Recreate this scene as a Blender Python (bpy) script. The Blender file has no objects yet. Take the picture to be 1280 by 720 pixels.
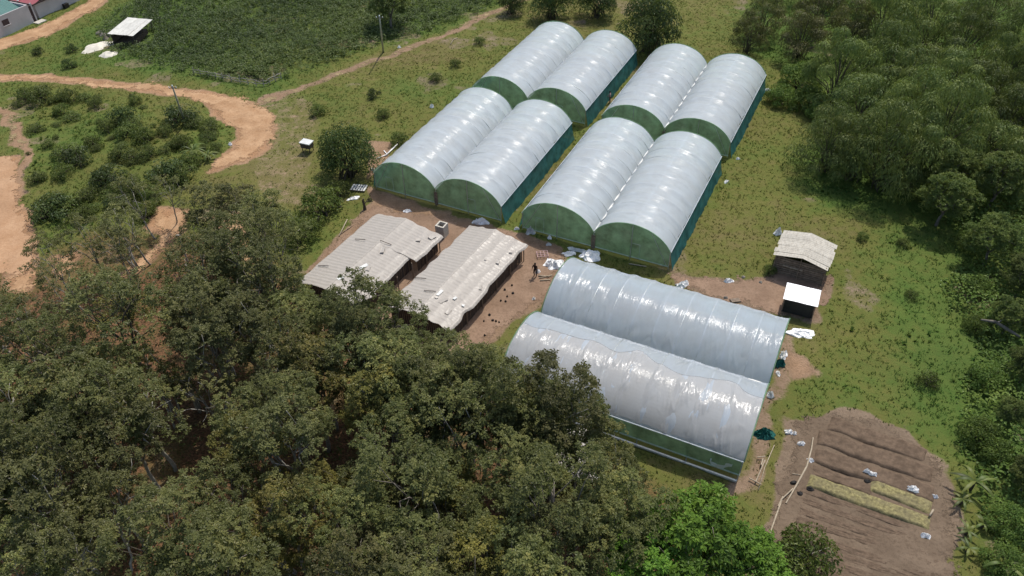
import bpy, bmesh, math, random
import numpy as np
from mathutils import Matrix, Vector

SC = bpy.context.scene
COL = SC.collection
random.seed(7)
RNG = np.random.default_rng(7)
R = math.radians

# ------------------------------------------------------------------ camera
F_PX, PITCH, ROLL, CAM_H = 982.5, 0.712, -0.022, 49.81
_f = np.array([0, math.cos(PITCH), -math.sin(PITCH)])
_r = np.array([1.0, 0, 0])
_u = np.cross(_r, _f)
_c, _s = math.cos(ROLL), math.sin(ROLL)
CAM_M = np.array([_c * _r + _s * _u, -_s * _r + _c * _u, _f])
CAM_P = np.array([0, 0, CAM_H])


def g(x, y, z=0.0):
    """photo pixel -> world point on the level z"""
    d = np.array([(x - 640) / F_PX, (360 - y) / F_PX, 1.0]) @ CAM_M
    t = (z - CAM_H) / d[2]
    return CAM_P + d * t


def gp(pts, z=0.0):
    return np.array([g(x, y, z)[:2] for x, y in pts])


def proj(P):
    q = (np.asarray(P, float) - CAM_P) @ CAM_M.T
    return np.stack([640 + F_PX * q[..., 0] / q[..., 2], 360 - F_PX * q[..., 1] / q[..., 2]], -1)


cam_d = bpy.data.cameras.new('camera')
cam = bpy.data.objects.new('camera', cam_d)
COL.objects.link(cam)
cam_d.sensor_width = 36
cam_d.lens = F_PX / 1280 * 36
cam_d.clip_end = 6000
mw = Matrix.Identity(4)
for i in range(3):
    mw[i][0], mw[i][1], mw[i][2] = CAM_M[0][i], CAM_M[1][i], -CAM_M[2][i]
mw[2][3] = CAM_H
cam.matrix_world = mw
SC.camera = cam

# ------------------------------------------------------------------ light
SUN_EL, SUN_AZ = R(61), R(30)       # azimuth clockwise from +Y
tosun = Vector((math.sin(SUN_AZ) * math.cos(SUN_EL), math.cos(SUN_AZ) * math.cos(SUN_EL), math.sin(SUN_EL)))
sl = bpy.data.lights.new('sun', 'SUN')
sl.energy = 3.8
sl.angle = R(0.53)
sl.color = (1.0, 0.95, 0.87)
so = bpy.data.objects.new('sun', sl)
so.rotation_euler = (-tosun).to_track_quat('-Z', 'Y').to_euler()
COL.objects.link(so)
w = bpy.data.worlds.new('World')
SC.world = w
w.use_nodes = True
wn = w.node_tree.nodes
sky = wn.new('ShaderNodeTexSky')
sky.sky_type = 'NISHITA'
sky.sun_disc = False
sky.sun_elevation = SUN_EL
sky.sun_rotation = SUN_AZ
sky.air_density = 1.2
sky.dust_density = 2.5
wn['Background'].inputs[1].default_value = 0.15
w.node_tree.links.new(sky.outputs[0], wn['Background'].inputs[0])
SC.view_settings.view_transform = 'Standard'
SC.view_settings.look = 'None'
SC.view_settings.exposure = 0.1
SC.cycles.max_bounces = 6
SC.cycles.transparent_max_bounces = 12
SC.cycles.use_denoising = True


# ------------------------------------------------------------------ numpy noise
def _hash(ix, iy, seed):
    n = (ix.astype(np.int64) * 374761393 + iy.astype(np.int64) * 668265263 + seed * 1442695041) & 0x7fffffff
    n = (n ^ (n >> 13)) * 1274126177 & 0x7fffffff
    n = n ^ (n >> 16)
    return (n & 0xffff) / 65535.0


def vnoise(x, y, seed=0):
    x = np.asarray(x, float); y = np.asarray(y, float)
    ix, iy = np.floor(x), np.floor(y)
    fx, fy = x - ix, y - iy
    fx = fx * fx * (3 - 2 * fx); fy = fy * fy * (3 - 2 * fy)
    a = _hash(ix, iy, seed); b = _hash(ix + 1, iy, seed); c = _hash(ix, iy + 1, seed); d = _hash(ix + 1, iy + 1, seed)
    return (a * (1 - fx) + b * fx) * (1 - fy) + (c * (1 - fx) + d * fx) * fy


def fbm(x, y, s, seed=0, o=3):
    t = 0; a = 0.5; tot = 0
    for k in range(o):
        t = t + a * vnoise(np.asarray(x) / s, np.asarray(y) / s, seed + k * 17); tot += a
        a *= .5; s *= .5
    return t / tot


def sstep(a, b, x):
    t = np.clip((x - a) / (b - a), 0, 1)
    return t * t * (3 - 2 * t)


def inside(poly, x, y):
    x = np.asarray(x); y = np.asarray(y)
    r = np.zeros(x.shape, bool)
    n = len(poly)
    for i in range(n):
        x1, y1 = poly[i]; x2, y2 = poly[(i + 1) % n]
        c = ((y1 > y) != (y2 > y)) & (x < (x2 - x1) * (y - y1) / (y2 - y1 + 1e-12) + x1)
        r ^= c
    return r


def segdist(pts, x, y, closed, wid=None):
    d = np.full(np.shape(x), 1e9)
    n = len(pts)
    for i in range(n if closed else n - 1):
        a = pts[i]; b = pts[(i + 1) % n]
        ab = b - a
        t = np.clip(((x - a[0]) * ab[0] + (y - a[1]) * ab[1]) / (ab @ ab + 1e-9), 0, 1)
        q = np.hypot(x - a[0] - t * ab[0], y - a[1] - t * ab[1])
        if wid is not None:
            q = q - (wid[i] + t * (wid[i + 1] - wid[i])) / 2
        d = np.minimum(d, q)
    return d


def sdf_poly(poly, x, y):
    d = segdist(poly, x, y, True)
    return np.where(inside(poly, x, y), d, -d)


def smooth_line(P, W=None, n=6):
    P = np.asarray(P, float)
    Q = np.vstack([2 * P[0] - P[1], P, 2 * P[-1] - P[-2]])
    out = []; ow = []
    for i in range(1, len(Q) - 2):
        for t in np.linspace(0, 1, n, endpoint=False):
            p0, p1, p2, p3 = Q[i - 1], Q[i], Q[i + 1], Q[i + 2]
            out.append(.5 * (2 * p1 + (p2 - p0) * t + (2 * p0 - 5 * p1 + 4 * p2 - p3) * t * t + (3 * p1 - p0 - 3 * p2 + p3) * t ** 3))
            if W is not None:
                ow.append(W[i - 1] * (1 - t) + W[min(i, len(W) - 1)] * t)
    out.append(P[-1])
    if W is not None:
        ow.append(W[-1])
        return np.array(out), np.array(ow)
    return np.array(out)


# ------------------------------------------------------------------ materials
class NT:
    def __init__(s, name):
        s.m = bpy.data.materials.new(name); s.m.use_nodes = True
        s.t = s.m.node_tree; s.t.nodes.clear()
        s.out = s.n('ShaderNodeOutputMaterial')

    def n(s, typ, _in=None, **kw):
        nd = s.t.nodes.new(typ)
        for k, v in kw.items(): setattr(nd, k, v)
        for k, v in (_in or {}).items(): s.set(nd, k, v)
        return nd

    def set(s, nd, k, v):
        if isinstance(v, bpy.types.NodeSocket): s.t.links.new(v, nd.inputs[k])
        elif isinstance(v, tuple) and len(v) == 3 and nd.inputs[k].type == 'RGBA': nd.inputs[k].default_value = (*v, 1)
        else: nd.inputs[k].default_value = v

    def noise(s, scale, detail=3, rough=.55, co=None, dist=0):
        nd = s.n('ShaderNodeTexNoise', {'Scale': scale, 'Detail': detail, 'Roughness': rough, 'Distortion': dist})
        if co is not None: s.set(nd, 'Vector', co)
        return nd.outputs[0]

    def pos(s): return s.n('ShaderNodeNewGeometry').outputs['Position']
    def obj(s): return s.n('ShaderNodeTexCoord').outputs['Object']
    def attr(s, name): return s.n('ShaderNodeAttribute', attribute_name=name).outputs['Fac']

    def ramp(s, fac, stops):
        nd = s.n('ShaderNodeValToRGB', {'Fac': fac})
        e = nd.color_ramp.elements
        while len(e) < len(stops): e.new(.5)
        for i, (p, c) in enumerate(stops):
            e[i].position = p; e[i].color = (*c, 1) if not np.isscalar(c) else (c, c, c, 1)
        return nd.outputs[0]

    def mix(s, fac, a, b, mode='MIX'):
        nd = s.n('ShaderNodeMix', data_type='RGBA', blend_type=mode)
        for k, v in ((0, fac), (6, a), (7, b)):
            if isinstance(v, bpy.types.NodeSocket): s.t.links.new(v, nd.inputs[k])
            elif k and len(v) == 3: nd.inputs[k].default_value = (*v, 1)
            else: nd.inputs[k].default_value = v
        return nd.outputs[2]

    def math(s, op, a, b=0.5, c=0.0, clamp=False):
        nd = s.n('ShaderNodeMath', operation=op, use_clamp=clamp)
        for k, v in ((0, a), (1, b), (2, c)): s.set(nd, k, v)
        return nd.outputs[0]

    def bump(s, h, strength=.4, dist=.1):
        return s.n('ShaderNodeBump', {'Height': h, 'Strength': strength, 'Distance': dist}).outputs[0]

    def pbsdf(s, col, rough=.8, spec=.3, normal=None, **kw):
        d = {'Base Color': col, 'Roughness': rough, 'Specular IOR Level': spec}
        if normal is not None: d['Normal'] = normal
        d.update(kw)
        return s.n('ShaderNodeBsdfPrincipled', d).outputs[0]

    def mixs(s, fac, a, b):
        nd = s.n('ShaderNodeMixShader', {0: fac, 1: a, 2: b})
        return nd.outputs[0]

    def done(s, sh):
        s.t.links.new(sh, s.out.inputs[0]); return s.m


def leaf_mat(name, stops, trans=.3, spec=.35, rough=.5, var=.5, gain=(1.6, 1.5, 1.35)):
    n = NT(name)
    stops = [(p_, tuple(x * g_ for x, g_ in zip(c_, gain))) for p_, c_ in stops]
    oi = n.n('ShaderNodeObjectInfo').outputs['Random']
    t = n.math('ADD', n.math('MULTIPLY', n.attr('tint'), 1 - var * .5), n.math('MULTIPLY', oi, var * .5))
    c = n.ramp(t, stops)
    hv = n.n('ShaderNodeHueSaturation', {'Color': c, 'Hue': n.math('MULTIPLY_ADD', oi, .03, .485), 'Saturation': 1.0, 'Value': n.math('MULTIPLY_ADD', oi, .35 * var * 2, 1 - .175 * var * 2)}).outputs[0]
    d = n.pbsdf(hv, rough, spec)
    tr = n.n('ShaderNodeBsdfTranslucent', {'Color': n.mix(.5, hv, (.12, .16, .02), 'MIX')}).outputs[0]
    return n.done(n.mixs(trans, d, tr))


def solid(name, col, rough=.8, spec=.3, var=.25, scale=3.0, bump=0.0, metallic=0.0, tint=False):
    n = NT(name)
    nz = n.noise(scale, 4, .6, n.obj())
    c2 = tuple(x * (1 - var) for x in col)
    c1 = tuple(min(1, x * (1 + var * .6)) for x in col)
    c = n.ramp(nz, [(.3, c2), (.7, c1)])
    if tint:
        c = n.mix(n.attr('tint'), n.mix(.45, c, (.10, .085, .07)), c)
    nb = n.bump(n.noise(scale * 6, 4, .6, n.obj()), bump, .05) if bump else None
    return n.done(n.pbsdf(c, rough, spec, nb, Metallic=metallic))


M = {}
M['bark'] = solid('bark_grey', (.17, .15, .125), .9, .2, .4, 2.5, .4)
M['bark_pale'] = solid('bark_pale', (.30, .28, .245), .9, .2, .35, 2.5, .3)
M['bark_dark'] = solid('bark_dark', (.09, .075, .055), .9, .2, .4, 2.5, .4)
M['wood'] = solid('weathered_wood', (.26, .195, .14), .9, .2, .5, 4, .4, tint=True)
M['wood_dark'] = solid('dark_wood', (.075, .055, .043), .9, .2, .5, 4, .4, tint=True)
M['wood_pale'] = solid('pale_pole', (.36, .30, .22), .85, .2, .3, 5, .3)
M['steel'] = solid('galvanised_steel', (.42, .45, .44), .45, .5, .2, 3, 0, .6)
M['rail'] = solid('green_rail', (.34, .44, .36), .6, .4, .25, 3)
M['white_plastic'] = solid('white_plastic', (.88, .87, .85), .7, .5, .12, 2, .3)
M['grey_plastic'] = solid('grey_plastic', (.55, .56, .54), .45, .5, .2, 2, .3)
M['white_sheet'] = solid('white_sheet_roof', (.86, .86, .86), .5, .4, .06, 3, .05)
M['black_film'] = solid('black_film', (.018, .018, .018), .6, .4, .4, 4, .4)
M['concrete'] = solid('concrete', (.46, .43, .37), .9, .2, .25, 4, .3)
M['black'] = solid('black_bag', (.02, .018, .016), .7, .3, .3, 6)
M['teal_bundle'] = solid('teal_net_bundle', (.015, .105, .09), .8, .2, .5, 6, .6)
M['wall_grey'] = solid('rendered_wall', (.42, .40, .40), .9, .2, .12, .6, .1)
M['trim'] = solid('dark_trim', (.06, .04, .04), .7, .3, .3, 4)
M['stone'] = solid('stone_grey', (.26, .235, .20), .95, .2, .5, 2, .5, tint=True)
M['tarp'] = solid('pale_heap', (.62, .58, .49), .85, .25, .22, 1.1, .4)
M['straw'] = solid('straw_mulch', (.25, .22, .10), .95, .1, .55, 5, .8, tint=True)
M['skin'] = solid('skin', (.13, .07, .045), .6, .3, .1)
M['hair'] = solid('hair', (.012, .01, .009), .8, .2, .1)
M['cloth_red'] = solid('red_cloth', (.25, .07, .06), .9, .1, .2)
M['cloth_pink'] = solid('pink_cloth', (.50, .34, .34), .9, .1, .2)
M['cloth_dark'] = solid('dark_cloth', (.03, .03, .035), .9, .1, .2)
M['cloth_brown'] = solid('brown_cloth', (.05, .032, .028), .9, .1, .2)


def corr(name, col, period, axis, rough=.6, metallic=0.0, stain=(.1, .08, .06), amount=.4):
    """sheet roof paint with per-sheet tint and stains along the slope"""
    n = NT(name)
    ob = n.obj()
    mp = n.n('ShaderNodeMapping', {'Vector': ob, 'Scale': (1, 3, 1) if axis == 0 else (3, 1, 1)}).outputs[0]
    nz = n.noise(1.6, 5, .65, mp)
    c = n.mix(n.math('MULTIPLY', n.ramp(nz, [(.42, 0.0), (.72, 1.0)]), amount), col, stain)
    c = n.mix(n.math('MULTIPLY', n.math('SUBTRACT', 1.0, n.attr('tint')), .55), c, tuple(x * .45 for x in col))
    nb = n.bump(n.noise(9, 3, .6, ob), .25, .03)
    return n.done(n.pbsdf(c, rough, .35, nb, Metallic=metallic))


M['old_sheet'] = corr('weathered_plastic_sheets', (.345, .32, .29), 1, 0, .42, amount=.3)
M['asbestos'] = corr('weathered_corrugated', (.47, .44, .375), 1, 1, .75, amount=.55, stain=(.2, .17, .13))
M['tin'] = corr('old_tin', (.56, .55, .50), 1, 0, .5, amount=.35)
M['red_roof'] = corr('red_roof', (.30, .075, .085), 1, 1, .5, amount=.25)
M['green_roof'] = corr('green_roof', (.075, .17, .15), 1, 1, .5, amount=.25)


def film_mat(name, tr=.10, tl=.32, base=(.60, .625, .67), rough=.24):
    n = NT(name)
    ob = n.obj()
    dirt = n.ramp(n.noise(.7, 5, .6, ob), [(.35, 0.0), (.8, 1.0)])
    c = n.mix(n.math('MULTIPLY', dirt, .3), base, (.46, .43, .39))
    w1 = n.noise(1.0, 4, .6, n.n('ShaderNodeMapping', {'Vector': ob, 'Scale': (.9, 5.5, .9)}).outputs[0], 1.0)
    w2 = n.noise(5.0, 3, .6, ob)
    nb = n.bump(n.math('ADD', n.math('MULTIPLY', w1, .8), n.math('MULTIPLY', w2, .2)), .35, .12)
    p = n.pbsdf(c, rough, .32, nb)
    t = n.n('ShaderNodeBsdfTranslucent', {'Color': c}).outputs[0]
    a = n.mixs(tl, p, t)
    return n.done(n.mixs(tr, a, n.n('ShaderNodeBsdfTransparent').outputs[0]))


M['old_film'] = film_mat('old_beige_film', .04, .22, (.44, .405, .36), .33)
M['film'] = film_mat('greenhouse_film', .20, .42, (.71, .775, .84), .25)
M['film_clear'] = film_mat('greenhouse_film_thin', .28, .38, (.60, .67, .75), .17)
M['film_loose'] = film_mat('loose_film_sheet', .30, .34, (.56, .56, .56), .15)


def net_mat(name, col, open_=.14):
    n = NT(name)
    ob = n.obj()
    c = n.ramp(n.noise(.9, 4, .6, ob), [(.3, tuple(x * .62 for x in col)), (.7, tuple(min(1, x * 1.5) for x in col))])
    d = n.n('ShaderNodeBsdfDiffuse', {'Color': c, 'Normal': n.bump(n.noise(2.5, 3, .6, ob), .35, .1)}).outputs[0]
    t = n.n('ShaderNodeBsdfTranslucent', {'Color': c}).outputs[0]
    return n.done(n.mixs(open_, n.mixs(.4, d, t), n.n('ShaderNodeBsdfTransparent').outputs[0]))


M['net_green'] = net_mat('green_shade_net', (.20, .33, .20), .26)
M['net_teal'] = net_mat('teal_shade_net', (.042, .15, .145), .12)

# leaves
M['leaf_rubber'] = leaf_mat('leaf_plantation', [(0, (.037, .047, .017)), (.45, (.077, .090, .031)), (.8, (.118, .126, .044)), (1, (.16, .152, .054))], .4)
M['leaf_grey'] = leaf_mat('leaf_greyish', [(0, (.042, .048, .020)), (.5, (.088, .095, .038)), (1, (.14, .14, .055))], .38, .3)
M['leaf_olive'] = leaf_mat('leaf_olive', [(0, (.04, .046, .012)), (.5, (.088, .088, .022)), (1, (.16, .145, .038))], .3)
M['leaf_brown'] = leaf_mat('leaf_brownish', [(0, (.036, .036, .015)), (.5, (.074, .070, .027)), (1, (.12, .105, .042))], .3)
M['leaf_bamboo'] = leaf_mat('leaf_bamboo', [(0, (.028, .046, .014)), (.5, (.076, .108, .032)), (1, (.155, .18, .052))], .3, .3, .55)
M['leaf_dark'] = leaf_mat('leaf_dark', [(0, (.016, .030, .010)), (.5, (.040, .064, .020)), (1, (.08, .105, .03))], .33, .3)
M['leaf_bright'] = leaf_mat('leaf_bright', [(0, (.036, .082, .013)), (.5, (.074, .165, .023)), (1, (.13, .235, .038))], .35, .3)
M['leaf_vine'] = leaf_mat('leaf_vine', [(0, (.032, .058, .014)), (.5, (.075, .125, .028)), (1, (.14, .19, .045))], .38, .3)
M['leaf_crop'] = leaf_mat('leaf_crop', [(0, (.028, .054, .018)), (.5, (.060, .100, .032)), (.8, (.095, .14, .044)), (1, (.15, .125, .055))], .38, .3)
M['leaf_shrub'] = leaf_mat('leaf_shrub', [(0, (.028, .044, .013)), (.5, (.062, .088, .022)), (1, (.115, .135, .034))], .34, .3)
M['leaf_palm'] = leaf_mat('leaf_palm', [(0, (.04, .07, .03)), (.5, (.08, .12, .045)), (1, (.16, .19, .07))], .3, .4)
M['grass'] = leaf_mat('grass_blades', [(0, (.125, .10, .038)), (.35, (.100, .108, .024)), (.65, (.068, .104, .020)), (1, (.045, .098, .018))], .3, .2, .6, .0, (1.25, 1.25, 1.15))
M['dry_leaf'] = leaf_mat('dry_leaf', [(0, (.08, .055, .03)), (1, (.20, .15, .08))], .3, .2)


def ground_mat():
    n = NT('ground_cover')
    P = n.pos()
    big = n.noise(.12, 5, .6, P); mid = n.noise(.7, 5, .65, P); fine = n.noise(5.0, 5, .7, P)
    soil, lush, red, lit = n.attr('soil'), n.attr('lush'), n.attr('red'), n.attr('litter')
    g1 = n.ramp(n.math('ADD', n.math('MULTIPLY', lush, .75), n.math('MULTIPLY', n.math('SUBTRACT', mid, .5), .9)),
                [(0, (.155, .122, .055)), (.3, (.118, .122, .032)), (.6, (.078, .118, .025)), (1, (.044, .10, .019))])
    g1 = n.mix(n.ramp(fine, [(.28, .42), (.62, 0.0)]), g1, (.066, .07, .02))
    s1 = n.mix(red, n.ramp(mid, [(.3, (.150, .110, .078)), (.7, (.235, .175, .125))]), n.ramp(mid, [(.3, (.30, .165, .085)), (.7, (.42, .25, .145))]))
    s1 = n.mix(n.ramp(fine, [(.3, .45), (.55, 0.0)]), s1, (.10, .07, .045))
    l1 = n.mix(n.ramp(fine, [(.38, 0.0), (.62, 1.0)]), n.ramp(mid, [(.35, (.17, .085, .045)), (.65, (.26, .13, .07))]), (.05, .036, .02))
    l1 = n.mix(n.ramp(mid, [(.5, 0.0), (.68, .8)]), l1, (.045, .05, .018))
    f = n.ramp(n.math('ADD', soil, n.math('MULTIPLY', n.math('SUBTRACT', n.math('ADD', n.math('MULTIPLY', mid, .6), n.math('MULTIPLY', fine, .4)), .5), .9)), [(.4, 0.0), (.58, 1.0)])
    c = n.mix(f, g1, s1)
    c = n.mix(lit, c, l1)
    c = n.mix(n.math('MULTIPLY', n.ramp(big, [(.4, 0.0), (.65, 1.0)]), .22), c, n.mix(.5, c, (.06, .05, .025)))
    nb = n.bump(n.math('ADD', n.math('MULTIPLY', mid, .5), n.math('MULTIPLY', fine, .5)), .7, .25)
    return n.done(n.pbsdf(c, .95, .1, nb))


def dirt_mat(name, a, b, dark):
    n = NT(name)
    P = n.pos()
    mid = n.noise(.55, 5, .65, P); fine = n.noise(4.0, 5, .7, P)
    c = n.ramp(mid, [(.3, a), (.7, b)])
    lowf = n.noise(.22, 4, .6, P)
    c = n.mix(n.math('MULTIPLY', n.ramp(lowf, [(.45, 0.0), (.62, 1.0)]), .45), c, tuple(.55 * x + .45 * y for x, y in zip(a, dark)))
    c = n.mix(n.ramp(fine, [(.3, .55), (.52, 0.0)]), c, dark)
    tr = n.attr('track')
    c = n.mix(n.math('MULTIPLY', n.math('MULTIPLY', tr, n.ramp(n.noise(.35, 3, .6, P), [(.4, 0.0), (.6, 1.0)])), .28), c, tuple(min(1, x * 1.35) for x in b))
    al = n.ramp(n.math('ADD', n.math('MULTIPLY', n.attr('sdf'), .55), n.math('ADD', n.math('MULTIPLY', n.math('SUBTRACT', n.noise(.7, 7, .8, P), .5), 3.4), .42)), [(.42, 0.0), (.58, 1.0)])
    p = n.pbsdf(c, .95, .1, n.bump(n.math('ADD', mid, n.math('MULTIPLY', fine, .6)), .6, .12))
    return n.done(n.mixs(al, n.n('ShaderNodeBsdfTransparent').outputs[0], p))


M['ground'] = ground_mat()
M['dirt_orange'] = dirt_mat('road_dirt', (.31, .18, .095), (.43, .28, .165), (.18, .105, .056))
M['dirt_pink'] = dirt_mat('clearing_dirt', (.34, .20, .112), (.42, .27, .165), (.25, .14, .075))
M['dirt_pale'] = dirt_mat('path_dirt', (.22, .17, .09), (.33, .25, .145), (.14, .11, .05))
M['dirt_brown'] = dirt_mat('yard_dirt', (.20, .13, .088), (.285, .195, .135), (.11, .075, .05))
M['dirt_plot'] = dirt_mat('plot_soil', (.120, .087, .060), (.168, .125, .088), (.06, .042, .029))
M['bed_soil'] = solid('bed_soil', (.125, .089, .062), .95, .1, .35, 2.6, .8)


# ------------------------------------------------------------------ object helpers
def mesh_np(name, V, F, mats, attrs=None, smooth=False, midx=None):
    V = np.asarray(V, np.float32)
    me = bpy.data.meshes.new(name)
    if isinstance(F, np.ndarray):
        k = F.shape[1]
        me.vertices.add(len(V)); me.vertices.foreach_set('co', V.ravel())
        me.loops.add(F.size); me.loops.foreach_set('vertex_index', F.ravel().astype(np.int32))
        me.polygons.add(len(F))
        me.polygons.foreach_set('loop_start', np.arange(0, F.size, k, dtype=np.int32))
        me.polygons.foreach_set('loop_total', np.full(len(F), k, np.int32))
        me.update(calc_edges=True)
    else:
        me.from_pydata([tuple(map(float, v)) for v in V], [], [tuple(map(int, f)) for f in F]); me.update()
    for m in (mats if isinstance(mats, (list, tuple)) else [mats]):
        me.materials.append(M[m] if isinstance(m, str) else m)
    if midx is not None: me.polygons.foreach_set('material_index', np.asarray(midx, np.int32))
    me.polygons.foreach_set('use_smooth', np.full(len(me.polygons), smooth))
    for k2, v in (attrs or {}).items():
        a = me.attributes.new(k2, 'FLOAT', 'POINT'); a.data.foreach_set('value', np.asarray(v, np.float32))
    me.validate()
    return me


def link(name, me, parent=None, loc=None, rz=None, scale=None):
    o = bpy.data.objects.new(name, me); COL.objects.link(o)
    if parent is not None: o.parent = parent
    if loc is not None: o.location = tuple(float(v) for v in loc)
    if rz is not None: o.rotation_euler = (0, 0, rz)
    if scale is not None: o.scale = scale if hasattr(scale, '__len__') else (scale,) * 3
    return o


def tag(o, label=None, cat=None, group=None, kind=None):
    if label: o['label'] = label
    if cat: o['category'] = cat
    if group: o['group'] = group
    if kind: o['kind'] = kind
    return o


def thing(name, label, cat, loc=(0, 0, 0), rz=0.0, group=None, scale=None):
    return tag(link(name, None, None, loc, rz, scale), label, cat, group)


class MB:
    """collects shapes into one mesh"""
    def __init__(s): s.V = []; s.F = []; s.T = []

    def add(s, V, F, t=None):
        o = len(s.V); s.V += [tuple(v) for v in V]; s.F += [tuple(i + o for i in f) for f in F]
        s.T += [random.random() if t is None else t] * len(V)
        return s

    def box(s, c, d, rz=0.0, rx=0.0, ry=0.0, t=None, jit=0.0):
        m = Matrix.Rotation(rz, 3, 'Z') @ Matrix.Rotation(ry, 3, 'Y') @ Matrix.Rotation(rx, 3, 'X')
        V = []
        for x in (-1, 1):
            for y in (-1, 1):
                for z in (-1, 1):
                    p = Vector((x * d[0] / 2 + random.uniform(-jit, jit), y * d[1] / 2 + random.uniform(-jit, jit), z * d[2] / 2 + random.uniform(-jit, jit)))
                    V.append(m @ p + Vector(c))
        return s.add(V, [(0, 1, 3, 2), (4, 6, 7, 5), (0, 4, 5, 1), (2, 3, 7, 6), (0, 2, 6, 4), (1, 5, 7, 3)], t)

    def tube(s, pts, rad, n=6, t=None, cap=True):
        pts = [Vector(p) for p in pts]
        if not hasattr(rad, '__len__'): rad = [rad] * len(pts)
        V = []; F = []
        up = None
        for i, p in enumerate(pts):
            d = (pts[min(i + 1, len(pts) - 1)] - pts[max(i - 1, 0)]).normalized()
            if up is None:
                up = Vector((0, 0, 1)) if abs(d.z) < .9 else Vector((1, 0, 0))
            a = d.cross(up)
            if a.length < 1e-4: a = d.orthogonal()
            a.normalize(); b = a.cross(d).normalized(); up = b
            for k in range(n):
                th = 2 * math.pi * k / n
                V.append(p + (a * math.cos(th) + b * math.sin(th)) * rad[i])
        for i in range(len(pts) - 1):
            for k in range(n):
                F.append((i * n + k, i * n + (k + 1) % n, (i + 1) * n + (k + 1) % n, (i + 1) * n + k))
        if cap:
            F.append(tuple(range(n))[::-1]); F.append(tuple((len(pts) - 1) * n + k for k in range(n)))
        return s.add(V, F, t)

    def grid(s, P, t=None):
        """P: (a,b,3) array of points"""
        a, b = P.shape[:2]
        F = [(i * b + j, i * b + j + 1, (i + 1) * b + j + 1, (i + 1) * b + j) for i in range(a - 1) for j in range(b - 1)]
        return s.add(P.reshape(-1, 3), F, t)

    def mesh(s, name, mat, smooth=False):
        return mesh_np(name, s.V, s.F, mat, {'tint': s.T}, smooth)

    def build(s, name, mat, parent=None, smooth=False, loc=None, rz=None):
        me = s.mesh(name, mat, smooth)
        bm = bmesh.new(); bm.from_mesh(me); bmesh.ops.recalc_face_normals(bm, faces=bm.faces); bm.to_mesh(me); bm.free()
        return link(name, me, parent, loc, rz)


# ------------------------------------------------------------------ ground layout (photo pixels -> world)
LINES = []   # (centre line, widths)
POLYS = []


def road_pts(px, w):
    return smooth_line(gp(px), w)


ROAD_MAIN = road_pts([(-60, 98), (0, 97), (60, 98), (130, 104), (210, 113), (265, 124), (305, 143), (322, 165), (312, 183), (292, 198), (276, 209), (262, 218)],
                     [2.0, 1.9, 1.4, 1.3, 1.7, 3.2, 4.8, 4.4, 4.0, 3.2, 1.8, .2])
ROAD_UP = road_pts([(-60, 66), (0, 55), (50, 40), (90, 20), (118, 4), (135, -14), (160, -50)], [4.6, 4.2, 3.6, 2.9, 2.5, 2.3, 2.2])
TRACK_N = road_pts([(332, 126), (362, 114), (400, 101), (450, 82), (500, 66), (560, 42), (612, 18), (660, -4), (720, -30)], [1.2, .4, .25, .35, .4, .25, .5, .5, .5])
FOOT_W = road_pts([(-20, 120), (4, 142), (18, 162), (31, 190), (32, 222), (25, 250)], [.3, .3, .5, .3, .3, .2])
TRACK_S = road_pts([(222, 288), (196, 316), (168, 338), (140, 352)], [1.5, 1.3, 1.1, .9])
CLEARING = gp([(-60, 196), (-10, 196), (16, 198), (22, 222), (26, 256), (38, 290), (46, 322), (30, 346), (0, 340), (-60, 352)])
CLEAR_S = [gp([(200, 262), (230, 262), (232, 286), (205, 290), (190, 280)]), gp([(272, 272), (298, 272), (310, 300), (322, 330), (300, 332), (282, 304)]),
           gp([(10, 345), (45, 338), (44, 362), (14, 366)]), gp([(68, 320), (92, 312), (98, 330), (74, 350)])]
YARD = gp([(392, 332), (440, 284), (466, 256), (500, 262), (570, 276), (640, 292), (700, 312), (708, 330), (668, 384), (640, 400), (600, 436), (560, 470), (470, 440), (400, 380)])
YARD_E = gp([(838, 338), (872, 346), (920, 352), (955, 348), (965, 335), (1036, 346), (1034, 362), (1022, 400), (960, 392), (900, 372), (850, 356)])
STRIP_E = gp([(984, 412), (996, 450), (980, 500), (962, 560), (940, 620), (906, 618), (930, 575), (960, 480)])
PLOT = gp([(992, 528), (1040, 516), (1080, 520), (1126, 540), (1160, 572), (1184, 610), (1192, 650), (1184, 740), (968, 740), (962, 690), (966, 640), (984, 584)])
PATCH = [gp([(462, 176), (486, 178), (478, 206), (462, 224)]), gp([(462, 236), (520, 252), (560, 268), (540, 276), (470, 262)]), gp([(985, 448), (1010, 452), (1022, 468), (996, 470)])]
DRY = gp([(326, 118), (384, 116), (404, 150), (388, 200), (402, 262), (340, 262), (300, 214)])
CROP = gp([(240, -70), (196, -10), (150, 12), (132, 24), (122, 36), (128, 52), (150, 74), (186, 86), (232, 93), (290, 102), (330, 106), (352, 100), (430, 76), (474, 56), (540, 38), (600, 14), (640, -6), (760, -50), (700, -70)])
MEADOW = gp([(-60, 112), (60, 110), (200, 122), (258, 132), (292, 158), (290, 190), (250, 222), (190, 262), (120, 300), (50, 330), (30, 240), (26, 200), (10, 160), (-60, 150)])
PLANT = gp([(-160, 330), (40, 330), (110, 290), (240, 290), (330, 300), (380, 370), (470, 430), (560, 470), (640, 500), (720, 540), (800, 600), (860, 640), (900, 820), (-160, 820)])
LUSH = gp([(990, 90), (1050, 150), (990, 200), (1020, 262), (1100, 270), (1100, 330), (1120, 420), (1140, 540), (1190, 600), (1230, 720), (1400, 760), (1400, -40), (940, -40), (930, 60)])
VINE = gp([(1160, 262), (1206, 300), (1212, 330), (1182, 356), (1188, 384), (1206, 410), (1218, 450), (1212, 480), (1200, 512), (1192, 552), (1200, 584), (1240, 640), (1236, 690), (1246, 760), (1420, 800), (1400, 200), (1200, 200)])
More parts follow.
